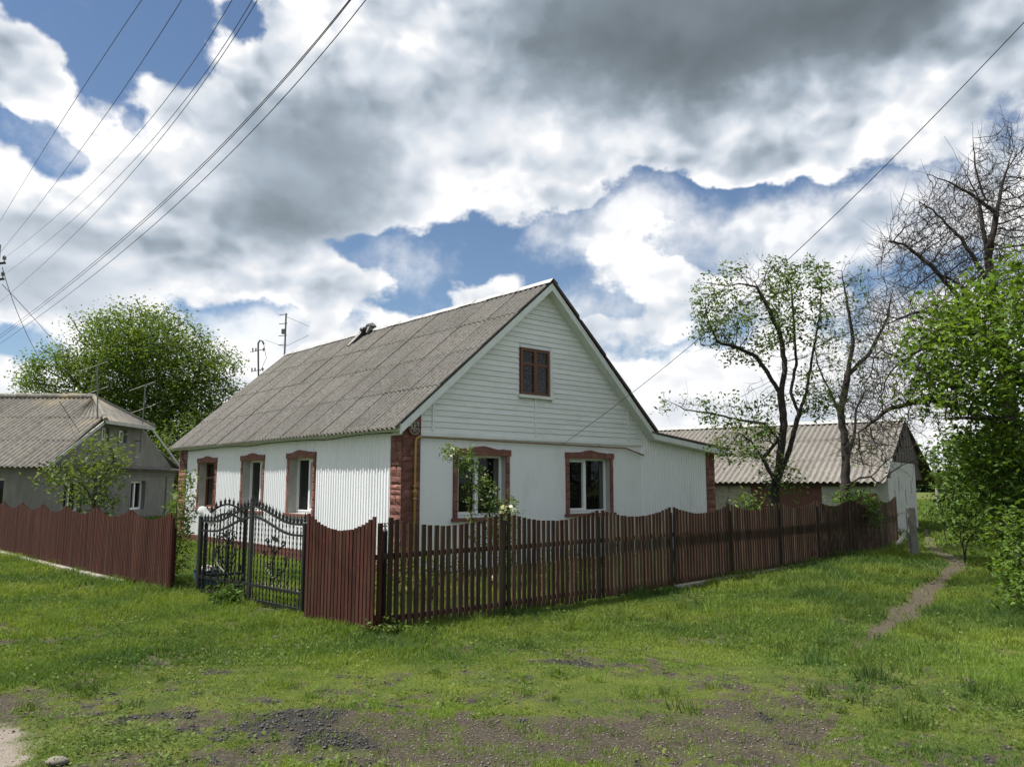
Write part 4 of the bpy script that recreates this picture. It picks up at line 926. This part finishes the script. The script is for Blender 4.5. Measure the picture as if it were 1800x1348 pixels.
def skeleton_mesh(pos,par,rt,rmin,expo=2.4,n=5):
    N=len(pos); ch=[[] for _ in range(N)]
    for i,p in enumerate(par):
        if p>=0: ch[p].append(i)
    area=np.zeros(N)
    for i in range(N-1,-1,-1):
        area[i]=max(area[i],1.0 if not ch[i] else area[i])
        if par[i]>=0: area[par[i]]+=area[i]
    order=range(N)
    rad_=rmin*area**(1/expo); rad_=rad_*1.0
    mx=rad_.max(); 
    if mx>0: k=math.log(rt/rmin)/max(1e-6,math.log(mx/rmin)); rad_=rmin*(rad_/rmin)**k
    m=MB(); done=set()
    for i in range(N):
        if par[i]<0 or (len(ch[par[i]])and ch[par[i]][np.argmax([area[c] for c in ch[par[i]]])]!=i) :
            line=[par[i],i] if par[i]>=0 else [i]; c=i
            while ch[c]:
                c=max(ch[c],key=lambda q:area[q]); line.append(c)
            if len(line)<2: continue
            rr=[rad_[q] for q in line]; 
            if par[i]>=0: rr[0]=min(rr[0],rr[1]*1.15)
            m.tube(pos[line],rr,n if rr[1]>.02 else 3,cap=False)
    return m,rad_,area
def twigs(m,pos,par,area,org,R,prob,length,r,amax=8,up=.6,n0=0):
    """short straight side shoots, most of them leaning upwards"""
    for i in range(n0,len(pos)):
        if area[i]>amax or par[i]<0: continue
        k=R.poisson(prob)
        ax=pos[i]-pos[par[i]]; ax/=max(np.linalg.norm(ax),1e-6)
        for _ in range(k):
            d=R.normal(size=3)+ax*.8; d[2]+=up; d/=np.linalg.norm(d); L=length*(.4+.9*R.random()); b=pos[i]-org; c=R.normal(size=3)*.12*L
            m.tube([b,b+d*L*.5+c*.6,b+d*L+c*1.2+np.array([0,0,.1*L])],[r,r*.75,r*.35],3,cap=False)
            if R.random()<.5:
                e=d+R.normal(size=3)*.6; e/=np.linalg.norm(e); q=b+d*L*.5+c*.6; m.tube([q,q+e*L*.35],[r*.7,r*.35],3,cap=False)
def leaves(name,mt,parent,centers,R,per,spread,size,org,asp=.5,curl=.25,tilt=.6,sag=0.):
    n=len(centers)*per; c=np.repeat(centers,per,0)+R.normal(size=(n,3))*spread; c[:,2]-=sag*R.random(n)
    nrm=R.normal(size=(n,3)); nrm[:,2]=np.abs(nrm[:,2])+tilt; nrm/=np.linalg.norm(nrm,axis=1)[:,None]
    a=R.normal(size=(n,3)); a-=nrm*(a*nrm).sum(1)[:,None]; a/=np.linalg.norm(a,axis=1)[:,None]; b=np.cross(nrm,a)
    s=size*(.6+.8*R.random((n,1))); a*=s; b*=s*asp
    v=np.stack([c-a*.5,c+b*.5+nrm*s*curl*.2,c+a*.55-nrm*s*curl*.35,c-b*.5+nrm*s*curl*.2],1).reshape(-1,3)-org
    f=np.arange(n*4).reshape(-1,4)
    return npmesh(name,v,f,mt,parent,tone=R.random(n))
def tree(name,label,cat,seeds,env,nat,step,rt,rmin,leafm,leafn,leafs,spread,bark='bark',seed=1,infl=None,kill=None,group=None,leafsel=None,asp=.5,droop=0.,wig=.12,sides=5,sag=0.,twigmax=None,extra=None,tw_=None):
    R=np.random.default_rng(seed); attr=sample_env(env,nat,R); attr=attr[attr[:,2]>.15]
    pos,par,ns=grow(seeds,attr,step,infl or step*9,kill or step*1.6,R,droop=droop,wig=wig)
    base=np.array(seeds[0][0] if not isinstance(seeds[0],tuple) else seeds[0][1][0]); org=np.array([base[0],base[1],0.])
    r=empty(name,org,0,label,cat,group)
    m,rr,ar=skeleton_mesh(pos-org,par,rt,rmin,n=sides)
    if tw_: twigs(m,pos,par,ar,org,R,*tw_,n0=ns)
    m.build('trunk',bark,r,True)
    if leafm:
        tw=(ar<=(twigmax or 6))&(np.arange(len(pos))>=ns)
        q=pos[tw]
        if leafsel is not None: q=q[leafsel(q,R)]
        leaves('crown',leafm,r,q,R,leafn,spread,leafs,org,asp,sag=sag)
        print(name,len(pos),'leaves',len(q)*leafn)
    return r,pos,ar
def px_line(L,Y): return [P(a,b,(c[0] if c else Y)) for a,b,*c in L]
# walnut behind the two houses
Y=52.
wb=np.array([P(235,800,Y)[0],Y,0])
tree('walnut_tree','large rounded bright green walnut tree behind the grey and white houses','tree',
 [[wb,wb+[0,0,3.5]],(0,[wb+[0,0,3.5],P(150,690,Y)]),(0,[wb+[0,0,3.5],P(240,620,Y)]),(0,[wb+[0,0,3.5],P(340,680,Y)])],
 [(240,635,130,108,Y,4.2),(128,675,82,76,Y,3.5),(345,670,82,80,Y,3.5),(200,600,60,50,Y,2.5),(375,615,28,26,Y,1.2),(60,660,26,34,Y,1.2),(235,730,170,60,Y,4),(330,790,70,70,Y-2,3)],
 3800,.40,.42,.02,'leaf_walnut',34,.20,.42,seed=4,infl=3.0,kill=.5,asp=.5,sag=.25,twigmax=14,leafsel=lambda q,R:vnoise(q[:,0]+q[:,1]*.5,q[:,2],.75,8)>.18)
# tree A: two stems, sparse leaves
YA=16.4
sA=[px_line([(1362,960),(1362,900),(1360,860)],YA)]; sA[0][0][2]=-.05
sA+=[(0,px_line([(1360,860),(1372,800),(1378,745),(1372,692),(1352,660),(1330,628),(1300,612),(1262,602)],YA)),
 (0,px_line([(1372,692),(1380,650),(1372,590),(1350,540),(1330,505)],YA)),
 (0,px_line([(1362,858),(1385,800),(1402,735),(1418,690),(1427,630),(1440,560),(1445,500),(1428,460)],YA+.2)),
 (0,px_line([(1405,730),(1390,690),(1400,640),(1395,560),(1390,500)],YA+.4)),
 (0,px_line([(1366,850),(1340,805),(1320,775),(1298,760)],YA-.3)),
 (0,px_line([(1374,780),(1345,745),(1300,738),(1255,728),(1205,720),(1165,700)],YA-.5))]
tree('fruit_tree','thin leaved fruit tree with two forked stems behind the brown picket fence','tree',sA,
 [(1275,500,60,40,YA,.9),(1345,510,65,55,YA,1.3),(1420,500,45,50,YA,.9),(1310,590,100,50,YA,1.2),(1245,540,35,25,YA,.6),(1410,620,60,90,YA,1.2),(1240,560,30,60,YA,.7),(1210,715,60,26,YA-.6,.7),(1300,760,65,60,YA-.3,.9),(1330,700,70,30,YA,.7),(1440,700,50,40,YA,.8),(1250,490,25,20,YA,.4),(1370,840,45,45,YA,.6),(1240,610,35,12,YA,.4)],
 1900,.10,.115,.0036,'leaf_fruit',7,.085,.09,bark='bark_dark',seed=11,infl=1.1,kill=.13,sides=7,twigmax=4,tw_=(.30,.28,.004),
 leafsel=lambda q,R:(vnoise(q[:,0]*1.0,q[:,2],1.9,5)+.5*vnoise(q[:,1],q[:,2],2.3,6)>.62)&~((q[:,0]<P(1275,600,YA)[0])&(q[:,2]<P(0,590,YA)[2])&(q[:,2]>P(0,660,YA)[2])),sag=.03)
YB=18.2
sB=[px_line([(1486,940),(1484,880),(1487,820),(1484,760),(1480,738)],YB)]; sB[0][0][2]=-.05
sB+=[(0,px_line([(1480,760),(1478,720),(1490,660),(1500,600),(1490,540),(1480,480)],YB)),
 (0,px_line([(1487,820),(1502,760),(1505,720),(1520,690)],YB+.3)),(0,px_line([(1480,738),(1460,690),(1440,650),(1430,600)],YB)),
 (0,px_line([(1488,855),(1510,840),(1530,838),(1545,850)],YB-.4)),(0,px_line([(1490,660),(1530,620),(1560,560),(1570,500)],YB))]
tree('fruit_tree','mostly bare twiggy tree on a single forked stem, second tree behind the brown fence','tree',sB,
 [(1480,530,45,80,YB,1),(1500,640,70,60,YB,1.2),(1550,560,40,80,YB,1),(1450,700,40,40,YB,.8),(1540,700,60,60,YB,1.1),(1560,790,70,50,YB,1.2),(1500,600,70,90,YB,1.3)],
 1700,.11,.11,.0036,'leaf_fruit',5,.085,.085,bark='bark_dark',seed=12,infl=1.2,kill=.14,sides=7,twigmax=3,wig=.12,tw_=(.55,.45,.004),
 leafsel=lambda q,R:(R.random(len(q))<.33)&(q[:,0]<P(1525,600,YB)[0]))
# bare tree at the right
YC=13.5
c0=P(1775,900,YC); c0[2]=-.05
sC=[[c0,P(1780,760,YC),P(1768,640,YC),P(1760,600,YC)]]
sC+=[(0,px_line([(1768,640),(1735,590),(1700,540),(1690,505),(1670,490),(1640,480)],YC)),(0,px_line([(1745,606),(1715,570),(1660,550),(1610,548),(1560,570)],YC-.6)),
 (0,px_line([(1765,610),(1745,540),(1740,480),(1735,440),(1720,350),(1690,290),(1660,240)],YC+.3)),(0,px_line([(1740,440),(1760,330),(1785,250)],YC)),
 (0,px_line([(1735,360),(1715,300),(1708,215)],YC+.2)),(0,px_line([(1720,350),(1670,320),(1610,300)],YC-.3)),
 (0,px_line([(1780,760),(1700,720),(1630,700),(1560,720),(1510,760)],YC-1.0)),(0,px_line([(1780,740),(1690,690),(1600,640),(1540,610)],YC-.6)),(0,px_line([(1768,640),(1700,600),(1640,600),(1580,640)],YC-.2)),(0,px_line([(1700,540),(1640,470),(1590,430),(1540,420)],YC)),(0,px_line([(1741,500),(1690,420),(1640,370),(1590,340)],YC+.5))]
tree('bare_tree','large leafless dark tree spreading its twigs into the sky at the right edge','tree',sC,
 [(1690,400,70,100,YC,1.5),(1620,440,80,80,YC,1.4),(1750,330,50,110,YC,1.4),(1600,580,90,40,YC-.5,1.3),(1700,520,100,70,YC,1.6),(1560,540,45,45,YC,.9),(1590,700,110,70,YC-1,1.4),(1520,780,50,50,YC-1,.8),(1640,620,110,60,YC-.6,1.5),(1800,420,80,120,YC,1.6)],
 6000,.10,.14,.0036,None,0,0,0,bark='bark_dark',seed=13,infl=1.2,kill=.11,sides=6,wig=.16,tw_=(.8,.36,.0048,14,.9))
# leafy tree and bushes on the right of the path
YD=11.2
d0=P(1850,900,YD); d0[2]=-.05
tree('leafy_tree','dense bright green tree overhanging the footpath at the right edge','tree',
 [[d0,P(1840,800,YD),P(1830,720,YD)],(0,[P(1835,760,YD),P(1750,735,YD),P(1660,735,YD-.4),P(1620,745,YD-.5)]),(0,[P(1830,720,YD),P(1760,620,YD),P(1700,580,YD)]),(0,[P(1830,720,YD),P(1820,560,YD)])],
 [(1700,600,110,90,YD,1.5),(1660,560,50,50,YD,.9),(1800,600,110,140,YD,1.6),(1680,680,85,60,YD,1.2),(1770,500,70,55,YD,1),(1790,800,90,120,YD,1.2),(1640,620,50,60,YD,.9),(1750,690,110,50,YD,1.3),(1720,540,60,40,YD,.9)],
 1500,.14,.12,.004,'leaf_maple',10,.095,.14,bark='bark_dark',seed=14,infl=1.3,kill=.16,sides=6,twigmax=9,sag=.08,asp=.55)
def bush(name,label,px,py,Y,rx,ry,dr,n,per,size,spread,mt='leaf_bush',seed=1,cat='bush',group=None,blossom=0,env=None,bark='bark_dark',extra=()):
    b=P(px,900,Y); b[2]=0; R=np.random.default_rng(seed)
    env=env or [(px,py,rx,ry,Y,dr)]
    r,pos,ar=tree(name,label,cat,[[b-[0,0,.05],b+[0,0,.15]]]+[(0,[b+[0,0,.1],b+[R.normal()*.12,R.normal()*.12,.4]]) for _ in range(4)],env,n,.09,.025,.003,mt,per,size,spread,bark=bark,seed=seed,infl=1.5,kill=.12,sides=4,twigmax=9,group=group,**dict(extra))
    if blossom:
        q=pos[ar<=1]; q=q[R.random(len(q))<blossom]; leaves('blossoms','blossom',r,q,R,5,.03,.05,np.array([b[0],b[1],0.]),.9)
    return r
bush('hedge_bush','dark green bush beside the far end of the footpath',1690,850,15.5,60,75,.9,700,8,.10,.11,seed=21,env=[(1700,800,70,60,15.5,1.0),(1700,900,60,55,15.5,1),(1750,850,90,110,14.5,1.2)])
bush('hedge_bush','tall leafy bush at the right edge between the footpath bush and the camera',1790,900,11.6,70,110,.9,900,8,.095,.10,seed=22,env=[(1790,850,70,100,11.6,.9),(1820,970,60,70,11,.8),(1750,780,60,50,12,.8)],mt='leaf_maple')
bush('hedge_bush','low pale green bush spilling over the grass at the lower right edge',1800,1000,9.6,50,60,.6,500,7,.075,.08,seed=23,env=[(1800,1000,45,55,9.6,.5),(1790,930,40,40,9.8,.5),(1775,1045,25,25,9.3,.3)],mt='leaf_maple')
# sapling before the grey house
YS=20.
b=P(168,960,YS); b[2]=-.05
tree('sapling','small yellow green sapling growing in front of the grey house','tree',[[b,P(165,880,YS),P(172,830,YS)],(0,[P(165,880,YS),P(130,830,YS)]),(0,[P(168,860,YS),P(200,810,YS)])],
 [(170,820,50,60,YS,.8),(110,835,55,25,YS,.6),(200,790,25,30,YS,.5),(150,870,50,30,YS,.7),(190,880,30,25,YS,.5)],420,.15,.06,.006,'leaf_sapling',9,.13,.14,seed=31,infl=1.8,kill=.24,twigmax=8)
# shrubs in the yard
bush('rose_bush','tall rambling rose bush with pink buds between the left fence and the gate',312,930,12.2,25,70,.3,480,14,.06,.06,seed=41,env=[(318,900,22,45,12.2,.3),(312,960,26,55,12.2,.35),(330,850,16,25,12.4,.2),(300,1000,22,40,12.1,.3),(345,840,14,10,12.4,.15)],mt='leaf_sapling')
bush('flowering_shrub','arching shrub with white blossom leaning across the first gable window',868,850,11.9,20,60,.25,520,20,.055,.05,seed=42,env=[(865,890,22,35,11.9,.2),(845,850,20,35,11.9,.2),(822,815,20,30,11.9,.2),(795,795,22,18,11.9,.2),(880,940,25,60,11.9,.25)],blossom=.4,mt='leaf_fruit')
bush('flowering_shrub','small pale yellow flowering shrub standing up behind the first picket bay post',895,890,10.2,16,30,.2,260,11,.045,.035,seed=43,env=[(890,885,14,20,10.2,.15),(897,930,20,70,10.2,.2)],blossom=.25,mt='leaf_sapling')
bush('bush','leafy green bush behind the fence left of the forked tree',1330,890,15.6,45,40,.5,260,7,.09,.10,seed=44,env=[(1315,885,28,20,15.6,.4),(1345,930,50,40,15.6,.5)],mt='leaf_sapling')
bush('bush','leafy green bush behind the fence between the two bare stems and shed end',1510,890,18.0,45,30,.5,260,7,.09,.10,seed=45,env=[(1500,880,45,22,18,.5),(1530,900,25,30,17.2,.4)],mt='leaf_bush')
# garden greens behind the pickets
for k,(px,Y,h) in enumerate(((760,10.6,40),(1000,12.2,40),(1120,13.2,36),(700,11.2,30))):
    bush('garden_plant',['low green garden plants behind the first picket bay','low green garden plants behind the third picket bay','low green garden plants behind the fourth picket bay','low green garden plants by the house corner stones'][k],px,1000,Y,70,h,.5,160,7,.06,.08,seed=50+k,cat='plant',group='plants behind the pickets',env=[(px,1000,70,h,Y,.4)],mt='leaf_sapling')
# tub with rubbish
q=G(318,1036); tb=empty('tub',np.array([-4.62,11.9,0]),0,'blue plastic tub full of rubbish between the left fence and gate','tub')
m=MB(); m.tube([(0,0,0),(0,0,.26),(0,0,.28)],[.14,.18,.19],16,cap=False); m.tube([(0,0,.005),(0,0,.02)],[.13,.13],16); m.build('tub_body','blue_plastic',tb)
m=MB()
for k in range(9): lump(m,(rs_.uniform(-.09,.09),rs_.uniform(-.09,.09),.25+rs_.uniform(0,.07)),.06,(1,1,.6),6,4,.3)
m.build('rubbish','paper',tb)
m=MB(); a=HA+LY*10.3; lump(m,H(-.03,10.3,1.72),.1,(.2,1.2,1.3),8,6,.1)  # small blue plate on the wall, gives no light
o=m.build('wall_plate','blue_plastic'); tag(o,'small blue fitting on the long wall beside the far corner stones','fitting')
# ------------------------------------------------------------------ far field trees
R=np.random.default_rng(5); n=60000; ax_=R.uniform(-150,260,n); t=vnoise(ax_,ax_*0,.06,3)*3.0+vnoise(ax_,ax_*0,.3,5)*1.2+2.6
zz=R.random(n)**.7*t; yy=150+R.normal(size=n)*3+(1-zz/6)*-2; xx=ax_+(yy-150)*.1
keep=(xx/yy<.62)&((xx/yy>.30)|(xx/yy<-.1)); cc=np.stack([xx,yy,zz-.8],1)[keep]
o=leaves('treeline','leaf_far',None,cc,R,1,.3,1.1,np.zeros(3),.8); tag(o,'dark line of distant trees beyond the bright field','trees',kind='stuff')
# ------------------------------------------------------------------ grass
FX=[RF,[PB,PA],LF]
def build_grass():
    R=np.random.default_rng(9); bx=[];by=[];hh=[];ww=[];tt=[];yl=[]
    def scatter(n,y0,y1,xm=1.0,h0=.05,w0=.0045,pw=1.0):
        y=y0+(y1-y0)*R.random(n)**pw; x=(R.random(n)*2-1)*y*xm
        return x,y
    sets=[(380000,4.3,7.2,.036,.0026),(380000,7.0,11.5,.046,.0038),(280000,11.3,19,.062,.0065),(120000,18.5,34,.10,.016),(40000,33,70,.14,.04)]
    for n,y0,y1,h0,w0 in sets:
        x,y=scatter(n,y0,y1)
        dirt,path,coal,road=masks(x,y)
        clump=fbm(x,y,3.2,3,21); den=(1-dirt**.8*.95)*(1-path*.97)*(1-coal*.6)*(1-road*.96)*smooth(.1,.5,clump+.15)
        # bare under the houses
        lx=(x-HA[0])*RX[0]+(y-HA[1])*RX[1]; ly=(x-HA[0])*LY[0]+(y-HA[1])*LY[1]; inside=(lx>-.1)&(lx<9.4)&(ly>-.05)&(ly<11)
        k=(R.random(n)<den)&~inside
        x,y,dirt,clump=x[k],y[k],dirt[k],clump[k]
        pd,_=seg_dist(x,y,PATH)
        fd=np.minimum(seg_dist(x,y,RF)[0],np.minimum(seg_dist(x,y,[PB,PA])[0],seg_dist(x,y,LF)[0]))
        tall=.75+.35*smooth(.9,.1,fd)+.9*smooth(.45,.75,fbm(x,y,.8,3,31))+1.1*smooth(1.2,3.2,x-.12*y-.9)*smooth(.2,1.2,pd)
        low=smooth(9.0,6.2,y-.25*x)      # trodden short turf near the bare earth
        h=h0*tall*(1-.55*low)*(.5+.9*R.random(len(x)))*(.7+.6*clump)*(1-.35*dirt)
        bx.append(x);by.append(y);hh.append(h);ww.append(w0*(.6+.8*R.random(len(x))));tt.append(np.clip(.5+.55*(R.random(len(x))-.5)+.25*low-.0,0,1)); 
    for cnt,y0,y1,xa,xb,hm,nb in((150,5.6,9.5,-.7,.72,.085,45),(220,8.5,16,-.7,.72,.13,50),(280,5.2,13,.36,.78,.12,40),(420,4.5,7.2,-.6,.66,.035,26)):   # longer tufts, and the rank grass beyond the path
        cyy=y0+(y1-y0)*R.random(cnt); cxx=cyy*(xa+(xb-xa)*R.random(cnt)); d,p,c,r_=masks(cxx,cyy); lx=(cxx-HA[0])*RX[0]+(cyy-HA[1])*RX[1]; k=((d<.45) if hm>.04 else (d>.3))&(p<.1)&(r_<.1); cxx,cyy=cxx[k],cyy[k]; m_=len(cxx)
        sz=.5+R.random(m_); x=(cxx[:,None]+R.normal(size=(m_,nb))*.045*sz[:,None]).ravel(); y=(cyy[:,None]+R.normal(size=(m_,nb))*.045*sz[:,None]).ravel(); h=(hm*sz[:,None]*(.4+.8*R.random((m_,nb)))).ravel()
        bx.append(x);by.append(y);hh.append(h);ww.append(.0022+.002*R.random(len(x)));tt.append(np.repeat(R.random(m_),nb)*.7+.3*R.random(len(x)))
    x,y,h,w,t=map(np.concatenate,(bx,by,hh,ww,tt)); n=len(x)
    near=np.clip(1-(np.hypot(x,y-7)-6)/8,0,1); dirt,path,coal,road=masks(x,y)
    z=((fbm(x,y,.5,3,5)-.5)*.05)*near-.012*dirt*near-.03*path*near-np.clip((y-30)/170,0,1)*.6-.006
    an=R.random(n)*2*np.pi; lx,ly=np.cos(an),np.sin(an); fa=R.random(n)*2*np.pi; bend=h*(.25+.75*R.random(n)); dx,dy=np.cos(fa)*bend,np.sin(fa)*bend
    P0=np.stack([x-lx*w,y-ly*w,z],1); P1=np.stack([x+lx*w,y+ly*w,z],1)
    P2=np.stack([x+lx*w*.75+dx*.32,y+ly*w*.75+dy*.32,z+h*.62],1); P3=np.stack([x-lx*w*.75+dx*.32,y-ly*w*.75+dy*.32,z+h*.62],1); P4=np.stack([x+dx,y+dy,z+h],1)
    V=np.stack([P0,P1,P2,P3,P4],1).reshape(-1,3); b=np.arange(n)*5
    # quads then tips as degenerate-free triangles: store as two meshes' worth of faces
    q=np.stack([b,b+1,b+2,b+3],1); tr=np.stack([b+3,b+2,b+4],1)
    me=bpy.data.meshes.new('grass'); me.vertices.add(len(V)); me.vertices.foreach_set('co',V.astype(np.float32).ravel())
    li=np.concatenate([q.ravel(),tr.ravel()]).astype(np.int32); me.loops.add(len(li)); me.loops.foreach_set('vertex_index',li)
    me.polygons.add(2*n); st=np.concatenate([np.arange(n)*4,4*n+np.arange(n)*3]).astype(np.int32); me.polygons.foreach_set('loop_start',st); me.update(calc_edges=True)
    a=me.attributes.new('tone','FLOAT','FACE'); a.data.foreach_set('value',np.concatenate([t,t]).astype(np.float32)); me.materials.append(MATS['grass_blade'])
    o=link('grass',me); tag(o,'short uneven green grass covering the verge and yard','grass',kind='stuff'); print('blades',n)
build_grass()
def build_weeds():
    """broad leaved weeds and clover scattered through the turf"""
    R=np.random.default_rng(19); n=9000; y=4.4+R.random(n)**1.3*14; x=(R.random(n)*2-1)*y*.75; d,p,c,r=masks(x,y); k=(d<.6)&(p<.2)&(r<.2)&(fbm(x,y,1.1,3,41)>.5); x,y=x[k],y[k]
    cc=np.stack([x,y,np.full(len(x),.035)],1); o=leaves('weeds','leaf_sapling',None,cc,R,6,.028,.024,np.zeros(3),.7,tilt=1.5); tag(o,'small broad leaved weeds among the grass','weeds',kind='stuff')
build_weeds()
def build_gravel():
    R=np.random.default_rng(29)
    for nm,mt,n,s0,lab,fn in(('gravel','stone_grey',6500,.0055,'scattered pale gravel pressed into the bare earth',lambda d,p,c,r:(d>.4)&(c<.4)),('coal_slag','stone_coal',9000,.008,'dark crushed slag lumps spread over the bare patches',lambda d,p,c,r:c>.35)):
        y=4.4+R.random(n*8)**1.2*4.5; x=(R.random(n*8)*2-1)*y*.75; d,p,c,r=masks(x,y); k=np.where(fn(d,p,c,r))[0][:n]; x,y=x[k],y[k]; n_=len(x)
        z=((fbm(x,y,.5,3,5)-.5)*.05+(fbm(x,y,9,3,6)-.5)*.02*d[k]+c[k]*(fbm(x,y,16,2,8)-.3)*.03)-.012*d[k]
        ico=np.array([(0,0,1),(.9,0,.1),(.2,.85,.0),(-.8,.4,.1),(-.5,-.8,0),(.5,-.7,.2),(0,0,-.6)]); fc=np.array([(0,1,2),(0,2,3),(0,3,4),(0,4,5),(0,5,1),(6,2,1),(6,3,2),(6,4,3),(6,5,4),(6,1,5)])
        s=s0*(.4+1.6*R.random(n_)**2.2)[:,None,None]; rot=R.random(n_)*6.28; ca,sa=np.cos(rot),np.sin(rot)
        v=ico[None]*s*(1+R.normal(size=(n_,7,3))*.18)*np.array([1,1,.7]); vx=v[:,:,0]*ca[:,None]-v[:,:,1]*sa[:,None]; vy=v[:,:,0]*sa[:,None]+v[:,:,1]*ca[:,None]
        V=np.stack([vx+x[:,None],vy+y[:,None],v[:,:,2]+z[:,None]+s[:,:,0]*.2],2).reshape(-1,3); Fc=(fc[None]+np.arange(n_)[:,None,None]*7).reshape(-1,3)
        o=npmesh(nm,V,Fc,mt,None,tone=np.repeat(R.random(n_),10)); tag(o,lab,'gravel',kind='stuff')
build_gravel()
m=MB(); c=G(100,1341); lump(m,(0,0,.012),.055,(1.2,.8,.45),10,6,.08); o=m.build('rock','stone_grey',None,True); o.location=tuple(c); tag(o,'single pale flat stone at the lower left beside the road','rock')
m=MB()
R=np.random.default_rng(77); c=G(400,1064)
o=leaves('weed_clump','leaf_bush',None,np.array([c+[R.normal()*.10,R.normal()*.08,abs(R.normal())*.09+.02] for _ in range(150)]),R,3,.025,.07,c*[1,1,0],.35,tilt=.2); o.location=(c[0],c[1],0); tag(o,'dark green weed clump in the grass before the iron gate','plant')
c=G(690,1112); o=leaves('weed_clump','leaf_sapling',None,np.array([c+[R.normal()*.12,R.normal()*.05,abs(R.normal())*.05+.02] for _ in range(90)]),R,3,.025,.06,c*[1,1,0],.5,tilt=.5); o.location=(c[0],c[1],0); tag(o,'light green weed clump at the foot of the fence corner','plant')
